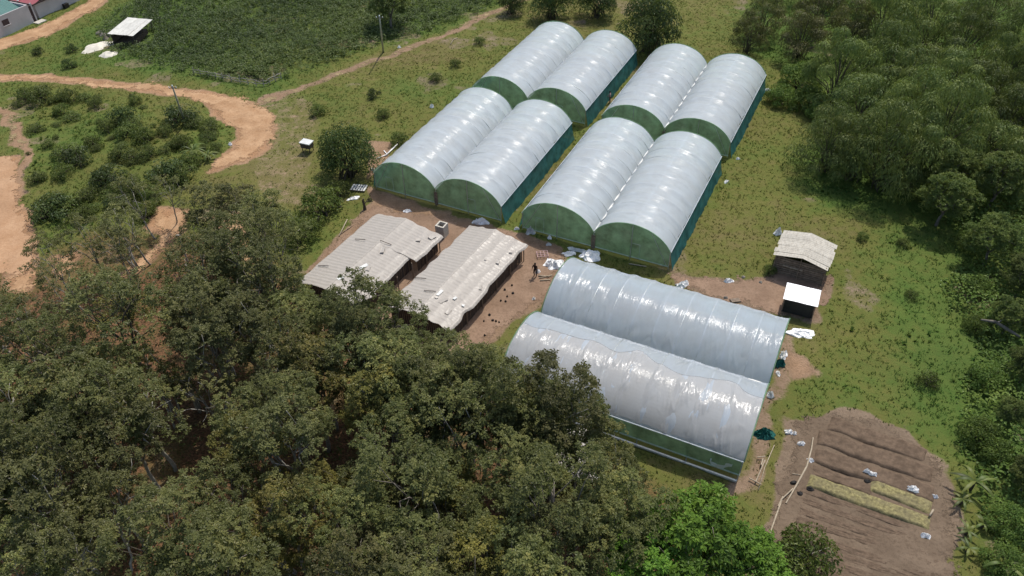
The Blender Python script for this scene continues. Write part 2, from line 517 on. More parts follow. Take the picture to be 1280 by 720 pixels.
RIGHTWOOD = gp([(1000, -60), (985, 60), (1030, 110), (1004, 160), (1010, 240), (1160, 262), (1206, 300), (1420, 320), (1420, -60)])

ROADS = [ROAD_MAIN, ROAD_UP]


def flat_mask(x, y):
    """1 in the wild parts, 0 where things stand on level ground"""
    built = gp([(360, 340), (470, 190), (560, 100), (690, 0), (960, 60), (980, 110), (1080, 300), (1060, 400), (1210, 560), (1220, 740), (930, 760), (860, 600), (560, 480)])
    return sstep(0, 6, -sdf_poly(built, x, y))


def hgt(x, y):
    x = np.asarray(x, float); y = np.asarray(y, float)
    m = .12 + .88 * flat_mask(x, y)
    for c, wd in ROADS:
        m = m * (0.15 + .85 * sstep(0, 4, segdist(c, x, y, False, wd)))
    far = sstep(220, 500, np.hypot(x, y - 80))
    return (((fbm(x, y, 14, 3) - .5) * 1.0 + (fbm(x, y, 4, 9) - .5) * .35) * m + (fbm(x, y, 2.2, 13, 2) - .5) * .34 * sstep(.1, .5, m - .0 * x + .25)) * (1 - far)


def cover(x, y):
    j1 = (fbm(x, y, 3.0, 21) - .5) * 2.2; j2 = (fbm(x, y, 3.0, 41) - .5) * 2.2
    X, Y = x + j1, y + j2
    soil = np.zeros(np.shape(x)); red = np.zeros(np.shape(x))
    for (c, wd), a in ((ROAD_MAIN, 1), (ROAD_UP, 1), (TRACK_N, .4), (FOOT_W, .7), (TRACK_S, 1)):
        v = 1 - sstep(-.8, 1.6, segdist(c, X, Y, False, wd))
        soil = np.maximum(soil, v); red = np.maximum(red, v * a)
    for p, a, k in [(CLEARING, 1, 1)] + [(q, 1, 1) for q in CLEAR_S] + [(YARD, .35, 1), (YARD_E, .15, .8), (STRIP_E, .25, .62), (DRY, .4, .45), (PLOT, 0, 1)] + [(q, .5, .9) for q in PATCH]:
        v = sstep(-1.4, .6, sdf_poly(p, X, Y)) * k
        soil = np.maximum(soil, v); red = np.maximum(red, v * a)
    soil = np.maximum(soil, .47 * sstep(.60, .74, fbm(x, y, 5.5, 88)))
    lush = .44 + (fbm(x, y, 11, 5) - .5) * .75
    lush = lush + .45 * sstep(-3, 3, sdf_poly(LUSH, X, Y))
    lush = lush + .14 * sstep(-3, 3, sdf_poly(MEADOW, X, Y)) - .22 * sstep(-6, 1, sdf_poly(STRIP_E, X, Y))
    lush = lush + .4 * sstep(-4, 1, sdf_poly(CROP, x, y))
    plant = sstep(-2, 2, sdf_poly(PLANT, X, Y)) * (1 - .8 * soil)
    return soil, red, np.clip(lush, 0, 1), plant


def axis(a, b, step, far):
    c = np.arange(a, b + step, step)
    e = []; d = step * 3; p = c[-1]
    while p < far: p += d; e.append(p); d *= 1.6
    f = []; d = step * 3; p = c[0]
    while p > -far: p -= d; f.append(p); d *= 1.6
    return np.array(f[::-1] + list(c) + e)


gx = axis(-108, 104, .42, 2500); gy = axis(16, 150, .42, 2500)
GX, GY = np.meshgrid(gx, gy)
GZ = hgt(GX, GY)
so_, re_, lu_, li_ = cover(GX.ravel(), GY.ravel())
nx, ny = len(gx), len(gy)
ii = np.arange(nx * ny).reshape(ny, nx)
GF = np.stack([ii[:-1, :-1], ii[:-1, 1:], ii[1:, 1:], ii[1:, :-1]], -1).reshape(-1, 4)
gm = mesh_np('ground', np.stack([GX, GY, GZ], -1).reshape(-1, 3), GF, 'ground', {'soil': so_, 'red': re_, 'lush': lu_, 'litter': li_}, True)
tag(link('ground', gm), 'grassy ground with bare soil patches across the farm', None, None, 'structure')


def ground_z(x, y):
    """height of the ground mesh (bilinear on its own grid)"""
    x = np.asarray(x, float); y = np.asarray(y, float)
    i = np.clip(np.searchsorted(gx, x) - 1, 0, nx - 2); j = np.clip(np.searchsorted(gy, y) - 1, 0, ny - 2)
    fx = (x - gx[i]) / (gx[i + 1] - gx[i]); fy = (y - gy[j]) / (gy[j + 1] - gy[j])
    return (GZ[j, i] * (1 - fx) + GZ[j, i + 1] * fx) * (1 - fy) + (GZ[j + 1, i] * (1 - fx) + GZ[j + 1, i + 1] * fx) * fy


def gz(p): return float(ground_z(p[0], p[1]))


def sheet(name, label, mat, sdf, bbox, lift=.03, track=None, step=.42):
    """a soil sheet following the ground, its edge ragged"""
    i0, i1 = np.searchsorted(gx, bbox[0] - 1.2), np.searchsorted(gx, bbox[2] + 1.2)
    j0, j1 = np.searchsorted(gy, bbox[1] - 1.2), np.searchsorted(gy, bbox[3] + 1.2)
    xs, ys = gx[max(i0, 0):i1], gy[max(j0, 0):j1]
    X, Y = np.meshgrid(xs, ys)
    S = sdf(X, Y)
    ok = S > -.75
    q = ok[:-1, :-1] | ok[1:, :-1] | ok[:-1, 1:] | ok[1:, 1:]
    idx = np.arange(X.size).reshape(X.shape)
    F = np.stack([idx[:-1, :-1], idx[:-1, 1:], idx[1:, 1:], idx[1:, :-1]], -1)[q]
    used, inv = np.unique(F.ravel(), return_inverse=True)
    V = np.stack([X, Y, ground_z(X, Y) + lift], -1).reshape(-1, 3)[used]
    at = {'sdf': S.ravel()[used], 'track': (track(V[:, 0], V[:, 1]) if track else np.zeros(len(V)))}
    me = mesh_np(name, V, inv.reshape(F.shape), mat, at, True)
    return tag(link(name, me), label, None, None, 'structure')


def road_sheet(name, label, mat, line, lift=.03, ruts=0.0):
    c, wd = line
    b = (max(c[:, 0].min() - 4, -107), max(c[:, 1].min() - 4, 17), c[:, 0].max() + 4, min(c[:, 1].max() + 4, 149))
    jx = lambda x, y: (fbm(x, y, 4.5, 77) - .5) * 2.4
    tr = (lambda x, y: sstep(.35, .1, np.abs(segdist(c, x, y, False) - ruts))) if ruts else None
    return sheet(name, label, mat, lambda x, y: -segdist(c, x + jx(x, y), y + jx(y, x), False, wd), b, lift, tr)


def poly_sheet(name, label, mat, poly, lift=.03):
    b = (max(poly[:, 0].min(), -107), max(poly[:, 1].min(), 17), poly[:, 0].max(), min(poly[:, 1].max(), 149))
    jx = lambda x, y: (fbm(x, y, 2.5, 78) - .5) * 1.2
    return sheet(name, label, mat, lambda x, y: sdf_poly(poly, x + jx(x, y), y + jx(y, x)), b, lift)


road_sheet('dirt_road', 'orange dirt road bending past the scrubby meadow', 'dirt_orange', ROAD_MAIN, .034, .85)
road_sheet('dirt_road', 'orange dirt road beside the grey walled house', 'dirt_orange', ROAD_UP, .034, .95)
road_sheet('path', 'thin pale footpath along the lower edge of the crop field', 'dirt_pale', TRACK_N, .04)
road_sheet('path', 'narrow footpath on the far left edge of the meadow', 'dirt_pale', FOOT_W, .04)
road_sheet('path', 'short earth path between the thin trees', 'dirt_orange', TRACK_S, .03)
poly_sheet('dirt_clearing', 'bare pinkish earth clearing at the left edge', 'dirt_pink', CLEARING, .04)
for q in CLEAR_S: poly_sheet('dirt_clearing', 'small bare earth patch seen between the trees', 'dirt_orange', q, .036)
poly_sheet('dirt_yard', 'trodden red brown yard around the long low sheds', 'dirt_brown', YARD, .03)
poly_sheet('dirt_yard', 'bare brown earth by the wooden shed', 'dirt_brown', YARD_E, .03)
poly_sheet('garden_soil', 'tilled brown soil of the vegetable plot', 'dirt_plot', PLOT, .03)

# ------------------------------------------------------------------ foliage builders
def unit(v): return v / (np.linalg.norm(v, axis=-1, keepdims=True) + 1e-9)


def quads(C, D, S, L, W, droop=.15):
    """leaf quads: base C, direction D, side S, length L, width W"""
    L = np.broadcast_to(L, C.shape[:1])[:, None]; W = np.broadcast_to(W, C.shape[:1])[:, None]
    mid = C + D * L * .5
    mid[:, 2] += (L * droop * .35)[:, 0]
    tip = C + D * L; tip[:, 2] -= (L * droop)[:, 0]
    V = np.stack([C, mid + S * W * .5, tip, mid - S * W * .5], 1)
    return V.reshape(-1, 3)


def leaf_dirs(n, rng, up=.3, spread=1.0):
    a = rng.uniform(0, 2 * np.pi, n)
    D = np.stack([np.cos(a), np.sin(a), rng.normal(up, .35 * spread, n)], -1)
    D = unit(D)
    S = unit(np.cross(D, unit(rng.normal(0, .35, (n, 3)) + [0, 0, 1.0])))
    return D, S


def whorls(C, rng, k=8, L=.26, W=.11, tilt=-.15):
    """rosettes of k drooping leaflets at points C"""
    n = len(C)
    a = rng.uniform(0, 2 * np.pi, (n, 1)) + np.arange(k) * 2 * np.pi / k + rng.normal(0, .2, (n, k))
    ax = unit(rng.normal(0, .32, (n, 3)) + [0, 0, 1.0])
    e1 = unit(np.cross(ax, [0.3, 1, .1])); e2 = np.cross(ax, e1)
    D = np.cos(a)[..., None] * e1[:, None] + np.sin(a)[..., None] * e2[:, None] + ax[:, None] * rng.normal(tilt, .25, (n, k))[..., None]
    D = unit(D.reshape(-1, 3))
    N = np.repeat(ax, k, 0)
    S = unit(np.cross(D, N + rng.normal(0, .25, N.shape)))
    CC = np.repeat(C, k, 0) + D * .03
    return quads(CC, D, S, rng.uniform(.75, 1.25, n * k) * L, rng.uniform(.8, 1.2, n * k) * W, .2)


def qfaces(nv): return np.arange(nv).reshape(-1, 4)


def limb(mb, a, b, r0, r1, rng, n=5, bend=.12, sides=6):
    a = np.array(a, float); b = np.array(b, float)
    L = np.linalg.norm(b - a)
    pts = []
    off = rng.normal(0, bend * L, 3)
    for t in np.linspace(0, 1, n):
        pts.append(a + (b - a) * t + off * math.sin(math.pi * t) + rng.normal(0, .015 * L, 3) * (0 < t < 1))
    mb.tube(pts, list(np.linspace(r0, r1, n)), sides)
    return pts


def crown_tree(seed, h=11, cr=2.7, ch=.34, nb=16, per=44, L=.20, W=.115, k=7, trunk_r=.16, leaf='leaf_rubber', bark='bark', lean=0.0, fork=.45, br=1.05, thin=0.0):
    """a broad leaved tree: returns trunk mesh and crown mesh"""
    rng = np.random.default_rng(seed)
    mb = MB()
    top = np.array([rng.normal(0, .3) + lean * h * .4, rng.normal(0, .3), h * fork])
    limb(mb, (0, 0, -.3), top, trunk_r, trunk_r * .65, rng, 6, .03, 8)
    cc = np.array([top[0] * 1.4, top[1] * 1.4, h * (1 - ch * .9)])
    B = []
    gold = rng.uniform(0, 6)
    for i in range(nb):
        z = 1 - 1.45 * (i + .5) / nb
        rr = math.sqrt(max(0, 1 - z * z)); a = gold + i * 2.39996 + rng.normal(0, .25)
        q = rng.uniform(.55, 1.05)
        B.append(cc + np.array([rr * math.cos(a) * cr * q, rr * math.sin(a) * cr * q, z * h * ch * .85 * rng.uniform(.7, 1.1)]))
    B = np.array(B)
    nl = 5
    mains = []
    for i in range(nl):
        a = 2 * math.pi * i / nl + rng.uniform(-.4, .4)
        e = cc + np.array([math.cos(a) * cr * .45, math.sin(a) * cr * .45, rng.uniform(-.1, .25) * h * ch])
        s = top * rng.uniform(.82, 1.0)
        mains.append((limb(mb, s, e, trunk_r * .5, trunk_r * .22, rng, 5, .07), e))
    for b in B:
        j = int(np.argmin([np.linalg.norm(e - b) for _, e in mains]))
        s = mains[j][0][rng.integers(2, 5)]
        limb(mb, s, b, trunk_r * .22, .02, rng, 4, .1, 5)
    C = []; T = []
    for b in B:
        n = max(4, int(per * rng.uniform(.6, 1.3) * (1 - thin)))
        r = br * rng.uniform(.7, 1.25)
        d = unit(rng.normal(0, 1, (n, 3)) + (b - cc) / cr * .5 + [0, 0, .45])
        C.append(b + d * r * rng.uniform(.55, 1.05, (n, 1)) * [1, 1, .75])
        T.append(np.clip(rng.uniform(.15, .8) + rng.normal(0, .16, n), 0, 1))
    C = np.vstack(C); T = np.concatenate(T)
    V = whorls(C, rng, k, L, W)
    tint = np.repeat(np.clip(np.repeat(T, k) + rng.normal(0, .07, len(T) * k), 0, 1), 4)
    return mb.mesh('trunk', bark, True), mesh_np('crown', V, qfaces(len(V)), leaf, {'tint': tint})


def mound_crown(seed, r=4.5, h=9, n_blob=26, per=210, L=.42, W=.09, leaf='leaf_bamboo', br=1.4, down=-.55, culms=14, bark='bark_dark', base=.18, low=.05, qmin=.62):
    """arching clump: many leaf sprays over a dome, carried by arching stems"""
    rng = np.random.default_rng(seed)
    mb = MB()
    V = []; T = []
    for i in range(n_blob):
        z = 1 - (1 - low) * (i + .5) / n_blob
        rr = math.sqrt(max(0, 1 - z * z)); a = i * 2.39996 + rng.normal(0, .3)
        q = rng.uniform(qmin, 1.05)
        b = np.array([rr * math.cos(a) * r * q, rr * math.sin(a) * r * q, h * base + z * h * (1 - base) * rng.uniform(.7, 1.0)])
        rb = br * rng.uniform(.65, 1.3)
        n = int(per * rng.uniform(.7, 1.3))
        d = unit(rng.normal(0, 1, (n, 3)) + [0, 0, .55])
        c = b + d * rb * rng.uniform(.78, 1.06, (n, 1)) * [1, 1, .85]
        tang = unit(d * [1, 1, 0] + [0, 0, down] + rng.normal(0, .45, (n, 3)))
        D = unit(tang - d * (tang * d).sum(-1, keepdims=True) * .75)
        S = unit(np.cross(D, d + rng.normal(0, .3, (n, 3))))
        V.append(quads(c, D, S, L * rng.uniform(.6, 1.3, n), W * rng.uniform(.7, 1.3, n), .25))
        T.append(np.repeat(np.clip(rng.uniform(.2, .75) + rng.normal(0, .17, n), 0, 1), 4))
        if i % max(1, n_blob // culms) == 0:
            s = np.array([rng.normal(0, .5), rng.normal(0, .5), -.2])
            p1 = np.array([b[0] * .35, b[1] * .35, b[2] * .65])
            mb.tube([s, s * .5 + p1 * .5, p1, p1 * .3 + b * .7, b], [.08, .075, .06, .04, .015], 5)
    V = np.vstack(V); T = np.concatenate(T)
    return mb.mesh('trunk', bark, True), mesh_np('crown', V, qfaces(len(V)), leaf, {'tint': T})


TREES = {}


def place_tree(name, label, cat, key, xy, h_scale=1.0, rz=None, group=None, sxy=None, parts=('trunk', 'crown')):
    p = (xy[0], xy[1], gz(xy) - .02)
    s = sxy or h_scale
    o = thing(name, label, cat, p, random.uniform(0, 6.28) if rz is None else rz, group, (s, s, h_scale))
    tm, cm = TREES[key]
    link(parts[0], tm, o); link(parts[1], cm, o)
    return o

# ------------------------------------------------------------------ greenhouses
def arch(n, S, zE, zA):
    """profile of one span from eave to eave: (x, z) and normals"""
    t = np.linspace(0, np.pi, n)
    a = S / 2
    rise = zA - zE
    Rr = (a * a + rise * rise) / (2 * rise)
    half = math.asin(a / Rr)
    th = np.linspace(-half, half, n)
    xc, zc = Rr * np.sin(th), zA - Rr + Rr * np.cos(th)
    xe, ze = -a * np.cos(t), zE + rise * np.sin(t)
    k = .78
    return np.stack([a + xc * k + xe * (1 - k), zc * k + ze * (1 - k)], -1)


def film_grid(S, L, zE, zA, seed, x0, u0=0.0, u1=1.0, lift=0.0, hoops=10, wr=1.0, drop=.22, over=.12):
    rng = np.random.default_rng(seed)
    fine_ = wr > 1.1
    na = 120 if fine_ else 72; nv = int(L / (.07 if fine_ else .10))
    A = arch(na, S, zE, zA)
    d = np.gradient(A, axis=0); N = unit(np.stack([-d[:, 1], d[:, 0]], -1))
    tt = np.linspace(0, 1, na)
    keep = (tt >= u0 - 1e-6) & (tt <= u1 + 1e-6)
    A, N, tt = A[keep], N[keep], tt[keep]
    v = np.linspace(-L / 2 - over, L / 2 + over, nv)
    hp = L / hoops
    ph = (v + L / 2) / hp
    near = np.abs(ph - np.round(ph))
    Tm, Vm = np.meshgrid(tt, v)
    s_len = S * 1.2
    bulge = (.085 * np.sin(np.pi * np.clip(ph, 0, hoops) % np.pi if False else np.pi * (ph % 1.0)) ** 1.0)[:, None] * np.ones_like(Tm)
    seg = np.floor(ph).astype(int)
    amp = rng.uniform(.25, 1.7, hoops + 3)[np.clip(seg, -1, hoops) + 1]
    arcx = Tm * s_len
    # tension wrinkles running around the arch, their strength changing along it, plus slack diagonal folds
    w1 = (vnoise(Vm * 3.2, arcx * .45 + 7, seed) - .5) * .040
    w2 = (vnoise(Vm * 1.1 + arcx * .9, arcx * .5 - Vm * .35, seed + 3) - .5) * .060
    w3 = (vnoise(Vm * 7.0 + arcx * .5, arcx * .9, seed + 5) - .5) * .016
    cr = lambda a_, b_, s_: (1 - np.abs(2 * vnoise(a_, b_, s_) - 1)) ** 5
    w3 = w3 - .035 * cr(Vm * 1.5 + arcx * .35, arcx * .28 - Vm * .12, seed + 11) + .03 * cr(Vm * 2.6 - arcx * .5, arcx * .35 + Vm * .2, seed + 13)
    if wr > 2:
        # the loose sheet hangs in fans of creases that run down from where it is tied
        fan = np.abs((Vm / 2.3) % 1.0 - .5) * 2
        w2 = w2 + (-.045 * cr(Vm * 2.1 + (arcx - 5) * (fan - .5) * 1.1, arcx * .22, seed + 21) + .03 * cr(Vm * 4.2 - arcx * .9, arcx * .4 + Vm * .3, seed + 23)) * sstep(1.0, .55, Tm)
    slack = sstep(.35, .75, fbm(Vm, arcx, 3.0, seed + 9))
    off = lift - bulge * amp[:, None] * .9 + (w1 + w2 * slack + w3 * (.25 + .75 * slack)) * wr
    X = x0 + A[:, 0][None] + N[:, 0][None] * off
    Z = A[:, 1][None] + N[:, 1][None] * off
    return np.stack([X, Vm, Z], -1)


def greenhouse(label, centre, rz, S, L, zE, zA, seed, kind=0):
    rng = random.Random(seed)
    root = thing('greenhouse', label, 'greenhouse', centre, rz, 'twin arched film greenhouses')
    hoops = 10
    gap = .34 if kind == 0 else .62
    fm = 'film' if kind == 0 else 'film_clear'
    AR = arch(33, S, zE, zA)
    for k in range(2):
        x0 = -S + k * S
        P = film_grid(S, L, zE, zA, seed * 10 + k, x0, wr=1.0 if kind == 0 else 1.3)
        mb = MB().grid(P)
        film = mb.build('roof_film', fm, root, True)
        # seam battens along the ridge
        if kind == 0 and seed in (3, 4):
            b = MB()
            ys = np.linspace(-L / 2, L / 2, 41)
            top = P[:, P.shape[1] // 2]
            yy = P[:, 0, 1]
            for i in range(40):
                z0 = np.interp(ys[i], yy, top[:, 2]); z1 = np.interp(ys[i + 1], yy, top[:, 2])
                b.add([(x0 + S / 2 - .03, ys[i], z0 + .03), (x0 + S / 2 + .03, ys[i], z0 + .03), (x0 + S / 2 + .03, ys[i + 1], z1 + .03), (x0 + S / 2 - .03, ys[i + 1], z1 + .03)], [(0, 1, 2, 3)])
            b.build('ridge_batten', 'film', root)
        # hoops
        hb = MB().tube([(x0 + p[0], 0, p[1] - .05) for p in AR], .045, 6)
        hm = hb.mesh('hoop', 'steel', True)
        for i in range(1, hoops):
            link('hoop', hm, root, (0, -L / 2 + L * i / hoops, 0))
        eb = MB().tube([(x0 + p[0], 0, p[1] + .01) for p in AR], .05, 6)
        em = eb.mesh('end_hoop', 'net_green', True)
        for y in (-L / 2 - .13, L / 2 + .13): link('end_hoop', em, root, (0, y, 0))
        # end nets
        for e, y in ((0, -L / 2), (1, L / 2)):
            if k == 1 and kind == 1 and e == 0: pass
            n = 33
            Pn = np.zeros((n, 9, 3))
            for i in range(n):
                zt = AR[i, 1] - .03
                for j in range(9):
                    f = j / 8
                    Pn[i, j] = (x0 + min(max(AR[i, 0], .04), S - .04), y + .05 * math.sin(f * 3.14) * (vnoise(i * .35, f * 2 + seed, seed + k) - .3) * 3, gap + (zt - gap) * f)
            MB().grid(Pn).build('end_net', 'net_green' if kind == 0 else 'net_teal', root, True)
            MB().tube([(x0 + .03, y - .02 + .04 * e, gap), (x0 + S * .5, y - .02 + .04 * e, gap - .02), (x0 + S - .03, y - .02 + .04 * e, gap)], .055, 6).build('base_rail', 'rail', root)
            for u in (0.5,):
                yo = y + (.09 if e else -.09)
                MB().tube([(x0 + S * u, yo, -.1), (x0 + S * u, yo, zA - .06)], .04, 6).build('end_post', 'steel', root)
            if e == 0 and kind == 0:
                xd = x0 + S * (.2 + .3 * k)
                for dx in (0, .9): MB().tube([(xd + dx, y - .08, gap), (xd + dx, y - .08, 2.1)], .025, 5).build('door_frame', 'rail', root)
                MB().tube([(xd, y - .08, 2.1), (xd + .9, y - .08, 2.1)], .025, 5).build('door_frame', 'rail', root)
            # diagonal braces seen through the net
            sg = 1 if k == 0 else -1
            ub = .03 if k == 0 else .97
            MB().tube([(x0 + S * ub, y - .06 + .12 * e, gap + .1), (x0 + S * (ub + sg * .24), y - .06 + .12 * e, np.interp(S * (ub + sg * .24), AR[:, 0], AR[:, 1]) - .05)], .03, 5).build('brace', 'steel', root)
    # gutter posts and corner posts
    for x in (-S, 0, S):
        for y in np.linspace(-L / 2, L / 2, 6):
            MB().tube([(x + (.0 if x == 0 else -.04 * np.sign(x)), y, -.15), (x + (.0 if x == 0 else -.04 * np.sign(x)), y, zE)], .04, 6).build('post', 'steel', root)
    MB().box((0, 0, zE - .06), (.24, L + .1, .05)).build('gutter', 'grey_plastic', root)
    if kind == 0:
        MB().box((0, -L / 2 - .07, .95), (.42, .05, 1.7)).build('door_panel', 'wood', root)
    # side nets hang from the eaves and are tucked outward at the foot
    for sx in (-1, 1):
        n = 90
        Pn = np.zeros((n, 8, 3))
        for i in range(n):
            y = -L / 2 + L * i / (n - 1)
            fo = (vnoise(i * .33, 0, seed + 4 + sx) - .5) * .22 + (vnoise(i * .9, 3, seed + 6 + sx) - .5) * .10
            for j in range(8):
                f = j / 7
                if kind == 1 and sx == 1:
                    zz = gap + .2 + (zE - gap - .2) * (1 - f); fl = .05 * fo
                else:
                    zz = zE * (1 - f) + .03 * f; fl = (.42 + fo * .8) * f ** 1.6
                Pn[i, j] = (sx * (S + .02 + fl), y, zz)
        MB().grid(Pn).build('side_net', 'net_green' if (kind == 1 and sx == 1) else 'net_teal', root, True)
        MB().tube([(sx * (S + .03), -L / 2 - .1, zE + .0), (sx * (S + .03), L / 2 + .1, zE)], .045, 6).build('eave_rail', 'film', root)
    if kind == 1:
        MB().tube([(S + .06, -L / 2, gap + .2), (S + .06, 0, gap + .17), (S + .06, L / 2, gap + .2)], .06, 6).build('base_rail', 'rail', root)
        MB().box((S + .1, 0, .08), (.14, L, .18)).build('foot_board', 'grey_plastic', root)
        # second, loose sheet lying over the near slope of the near span
        P = film_grid(S, L, zE, zA, 991, 0, .40, .985, .035, hoops, 2.1, over=.16)
        v = P[:, :, 1]
        na = P.shape[1]
        # ragged upper border
        sh = (vnoise(v[:, :1] * .55, v[:, :1] * 0, 55) - .5) * 1.3
        fall = np.linspace(1, 0, na)[None] ** 3
        P[:, :, 0] += sh * fall
        P[:, :, 2] = np.maximum(P[:, :, 2], np.interp(np.clip(P[:, :, 0], 0, S), AR[:, 0], AR[:, 1]) - .02)
        MB().grid(P).build('loose_sheet', 'film_loose', root, True)
        MB().tube([tuple(q_ + np.array([0, 0, .03])) for q_ in P[::4, 0]], .016, 5).build('sheet_hem', 'film_loose', root)
        # torn film scrap caught on the side net
        n = 22
        Q = np.zeros((n, 7, 3))
        for i in range(n):
            for j in range(7):
                t = i / (n - 1)
                Q[i, j] = (S + .10 + .12 * vnoise(i * .6, j * .5, 8), L / 2 - .6 - 1.7 * t + .1 * math.sin(i), gap + 1.25 - .75 * math.sin(t * 2.6) + (j / 6 - .5) * .38 * (.5 + vnoise(i * .4, 2, 5)))
        MB().grid(Q).build('film_scrap', 'film', root, True)
    return root


YAW = -.464
DU = np.array([math.cos(YAW), math.sin(YAW)]); DV = np.array([-math.sin(YAW), math.cos(YAW)])
GHS = []


def gh_at(x0, y0, L, label, seed):
    c = np.array([x0, y0]) + 8.0 * DU + L / 2 * DV
    GHS.append((c, YAW, 8.0, L))
    return greenhouse(label, (c[0], c[1], 0), YAW, 8.0, L, 2.19, 4.36, seed)


gh_at(-15.26, 75.60, 19.4, 'twin arched white film greenhouse beside the round bush tree, front left of the four', 1)
gh_at(-4.58, 96.07, 19.33, 'twin arched greenhouse at the back left, nearest the crop field', 2)
gh_at(1.24, 67.17, 19.3, 'twin arched white film greenhouse with the bright ridge seams, just above the wrinkled turned one', 3)
gh_at(11.65, 87.57, 19.15, 'twin arched greenhouse at the back right, nearest the bamboo wood', 4)
YE = -.467
dvE = np.array([math.cos(YE), math.sin(YE)]); duE = np.array([-math.sin(YE), math.cos(YE)])
cE = np.array([-1.13, 43.9]) + 8.335 * duE + 19.81 / 2 * dvE
GHS.append((cE, YE - math.pi / 2, 8.335, 19.81))
greenhouse('twin greenhouse turned crosswise with wrinkled glossy loose film over its near span', (cE[0], cE[1], 0), YE - math.pi / 2, 8.335, 19.81, 2.375, 4.45, 5, 1)


# ------------------------------------------------------------------ long low sheds under pale sheets
def sheet_roof(W0, W1, L, zE, zR, seed, ridge=0.0, cols=2.4, rowsz=1.15, sag=.1, notch=0.0):
    """gable roof of many overlapping sheets; x across, y along"""
    rng = random.Random(seed)
    mb = MB()
    nrow = int(L / rowsz)
    for side, xe in ((-1, W0), (1, W1)):
        wd = abs(xe - ridge)
        nc = max(1, round(wd / cols))
        for c in range(nc):
            f0, f1 = c / nc, (c + 1) / nc + .05
            for r in range(nrow):
                y0 = -L / 2 + r * L / nrow; y1 = y0 + L / nrow + .09
                wd = abs(xe - ridge) - (notch if side == 1 and y1 < L / 2 - 4.6 else 0)
                t = rng.choice([1, 1, .97, .94, .9, .8]) * rng.uniform(.85, 1)
                dz = rng.uniform(0, .035) + .012 * (r % 2) + .02 * (nc - c)
                xs = np.linspace(f0, f1, 9)
                ys = np.linspace(y0, y1, 9)
                P = np.zeros((9, 9, 3))
                tl = rng.uniform(-.03, .03)
                for i, fx in enumerate(xs):
                    for j, y in enumerate(ys):
                        s_ = sag * (vnoise(fx * 2 + side * 5, y * .4, seed) - .6)
                        P[i, j] = (ridge + side * wd * fx, y + rng.uniform(-.01, .01), zR + (zE - zR) * fx + dz + s_ + tl * (y - y0) + .018 * math.sin((y - y0) / (L / nrow) * 2 * math.pi * 5))
                mb.grid(P, t)
    return mb


def film_roof(W, L, zE, zR, rx, seed, notch):
    """old film stretched over close laths, in a few overlapping lengths"""
    rng = random.Random(seed)
    mb = MB()
    cuts = [L / 2 + .1, L / 2 - 4.6, L / 2 - 8.3, -L / 2 - .1]
    for side in (-1, 1):
        for k in range(3):
            y1, y0 = cuts[k] + (.25 if k else 0), cuts[k + 1]
            wd = (W / 2 - rx if side == 1 else W / 2 + rx) - (notch if side == 1 and k else 0)
            na = 40; nv = int((y1 - y0) / .085)
            P = np.zeros((na, nv, 3))
            fx = np.linspace(-.02, 1.0, na)[:, None] * np.ones((1, nv)); yy = np.linspace(y0, y1, nv)[None] * np.ones((na, 1))
            edge = (vnoise(yy * .9, yy * 0 + side, seed) - .5) * .35 * fx ** 4
            P[:, :, 0] = rx + side * (wd * fx + edge)
            P[:, :, 1] = yy + (vnoise(fx * 6, fx * 0 + k, seed) - .5) * .25 * ((yy - y0) / (y1 - y0) * 2 - 1) ** 7
            z = zR + (zE - zR) * fx + .03 * k
            z = z + .032 * np.abs(np.sin(np.pi * yy / .44 + .6 * vnoise(yy * .5, fx, seed))) * (-1)
            z = z - .09 * (fbm(yy, fx * wd, 2.6, seed + k) - .4) - .03 * np.abs(np.sin(np.pi * fx * wd / 1.3))
            z = z + .022 * (1 - np.abs(2 * vnoise(yy * 1.7 + fx * 3, fx * 4 - yy * .4, seed + 3) - 1)) ** 4 - .16 * np.clip(fx - .965, 0, 1) / .035
            P[:, :, 2] = z
            mb.grid(P, .9 + .1 * rng.random())
    return mb


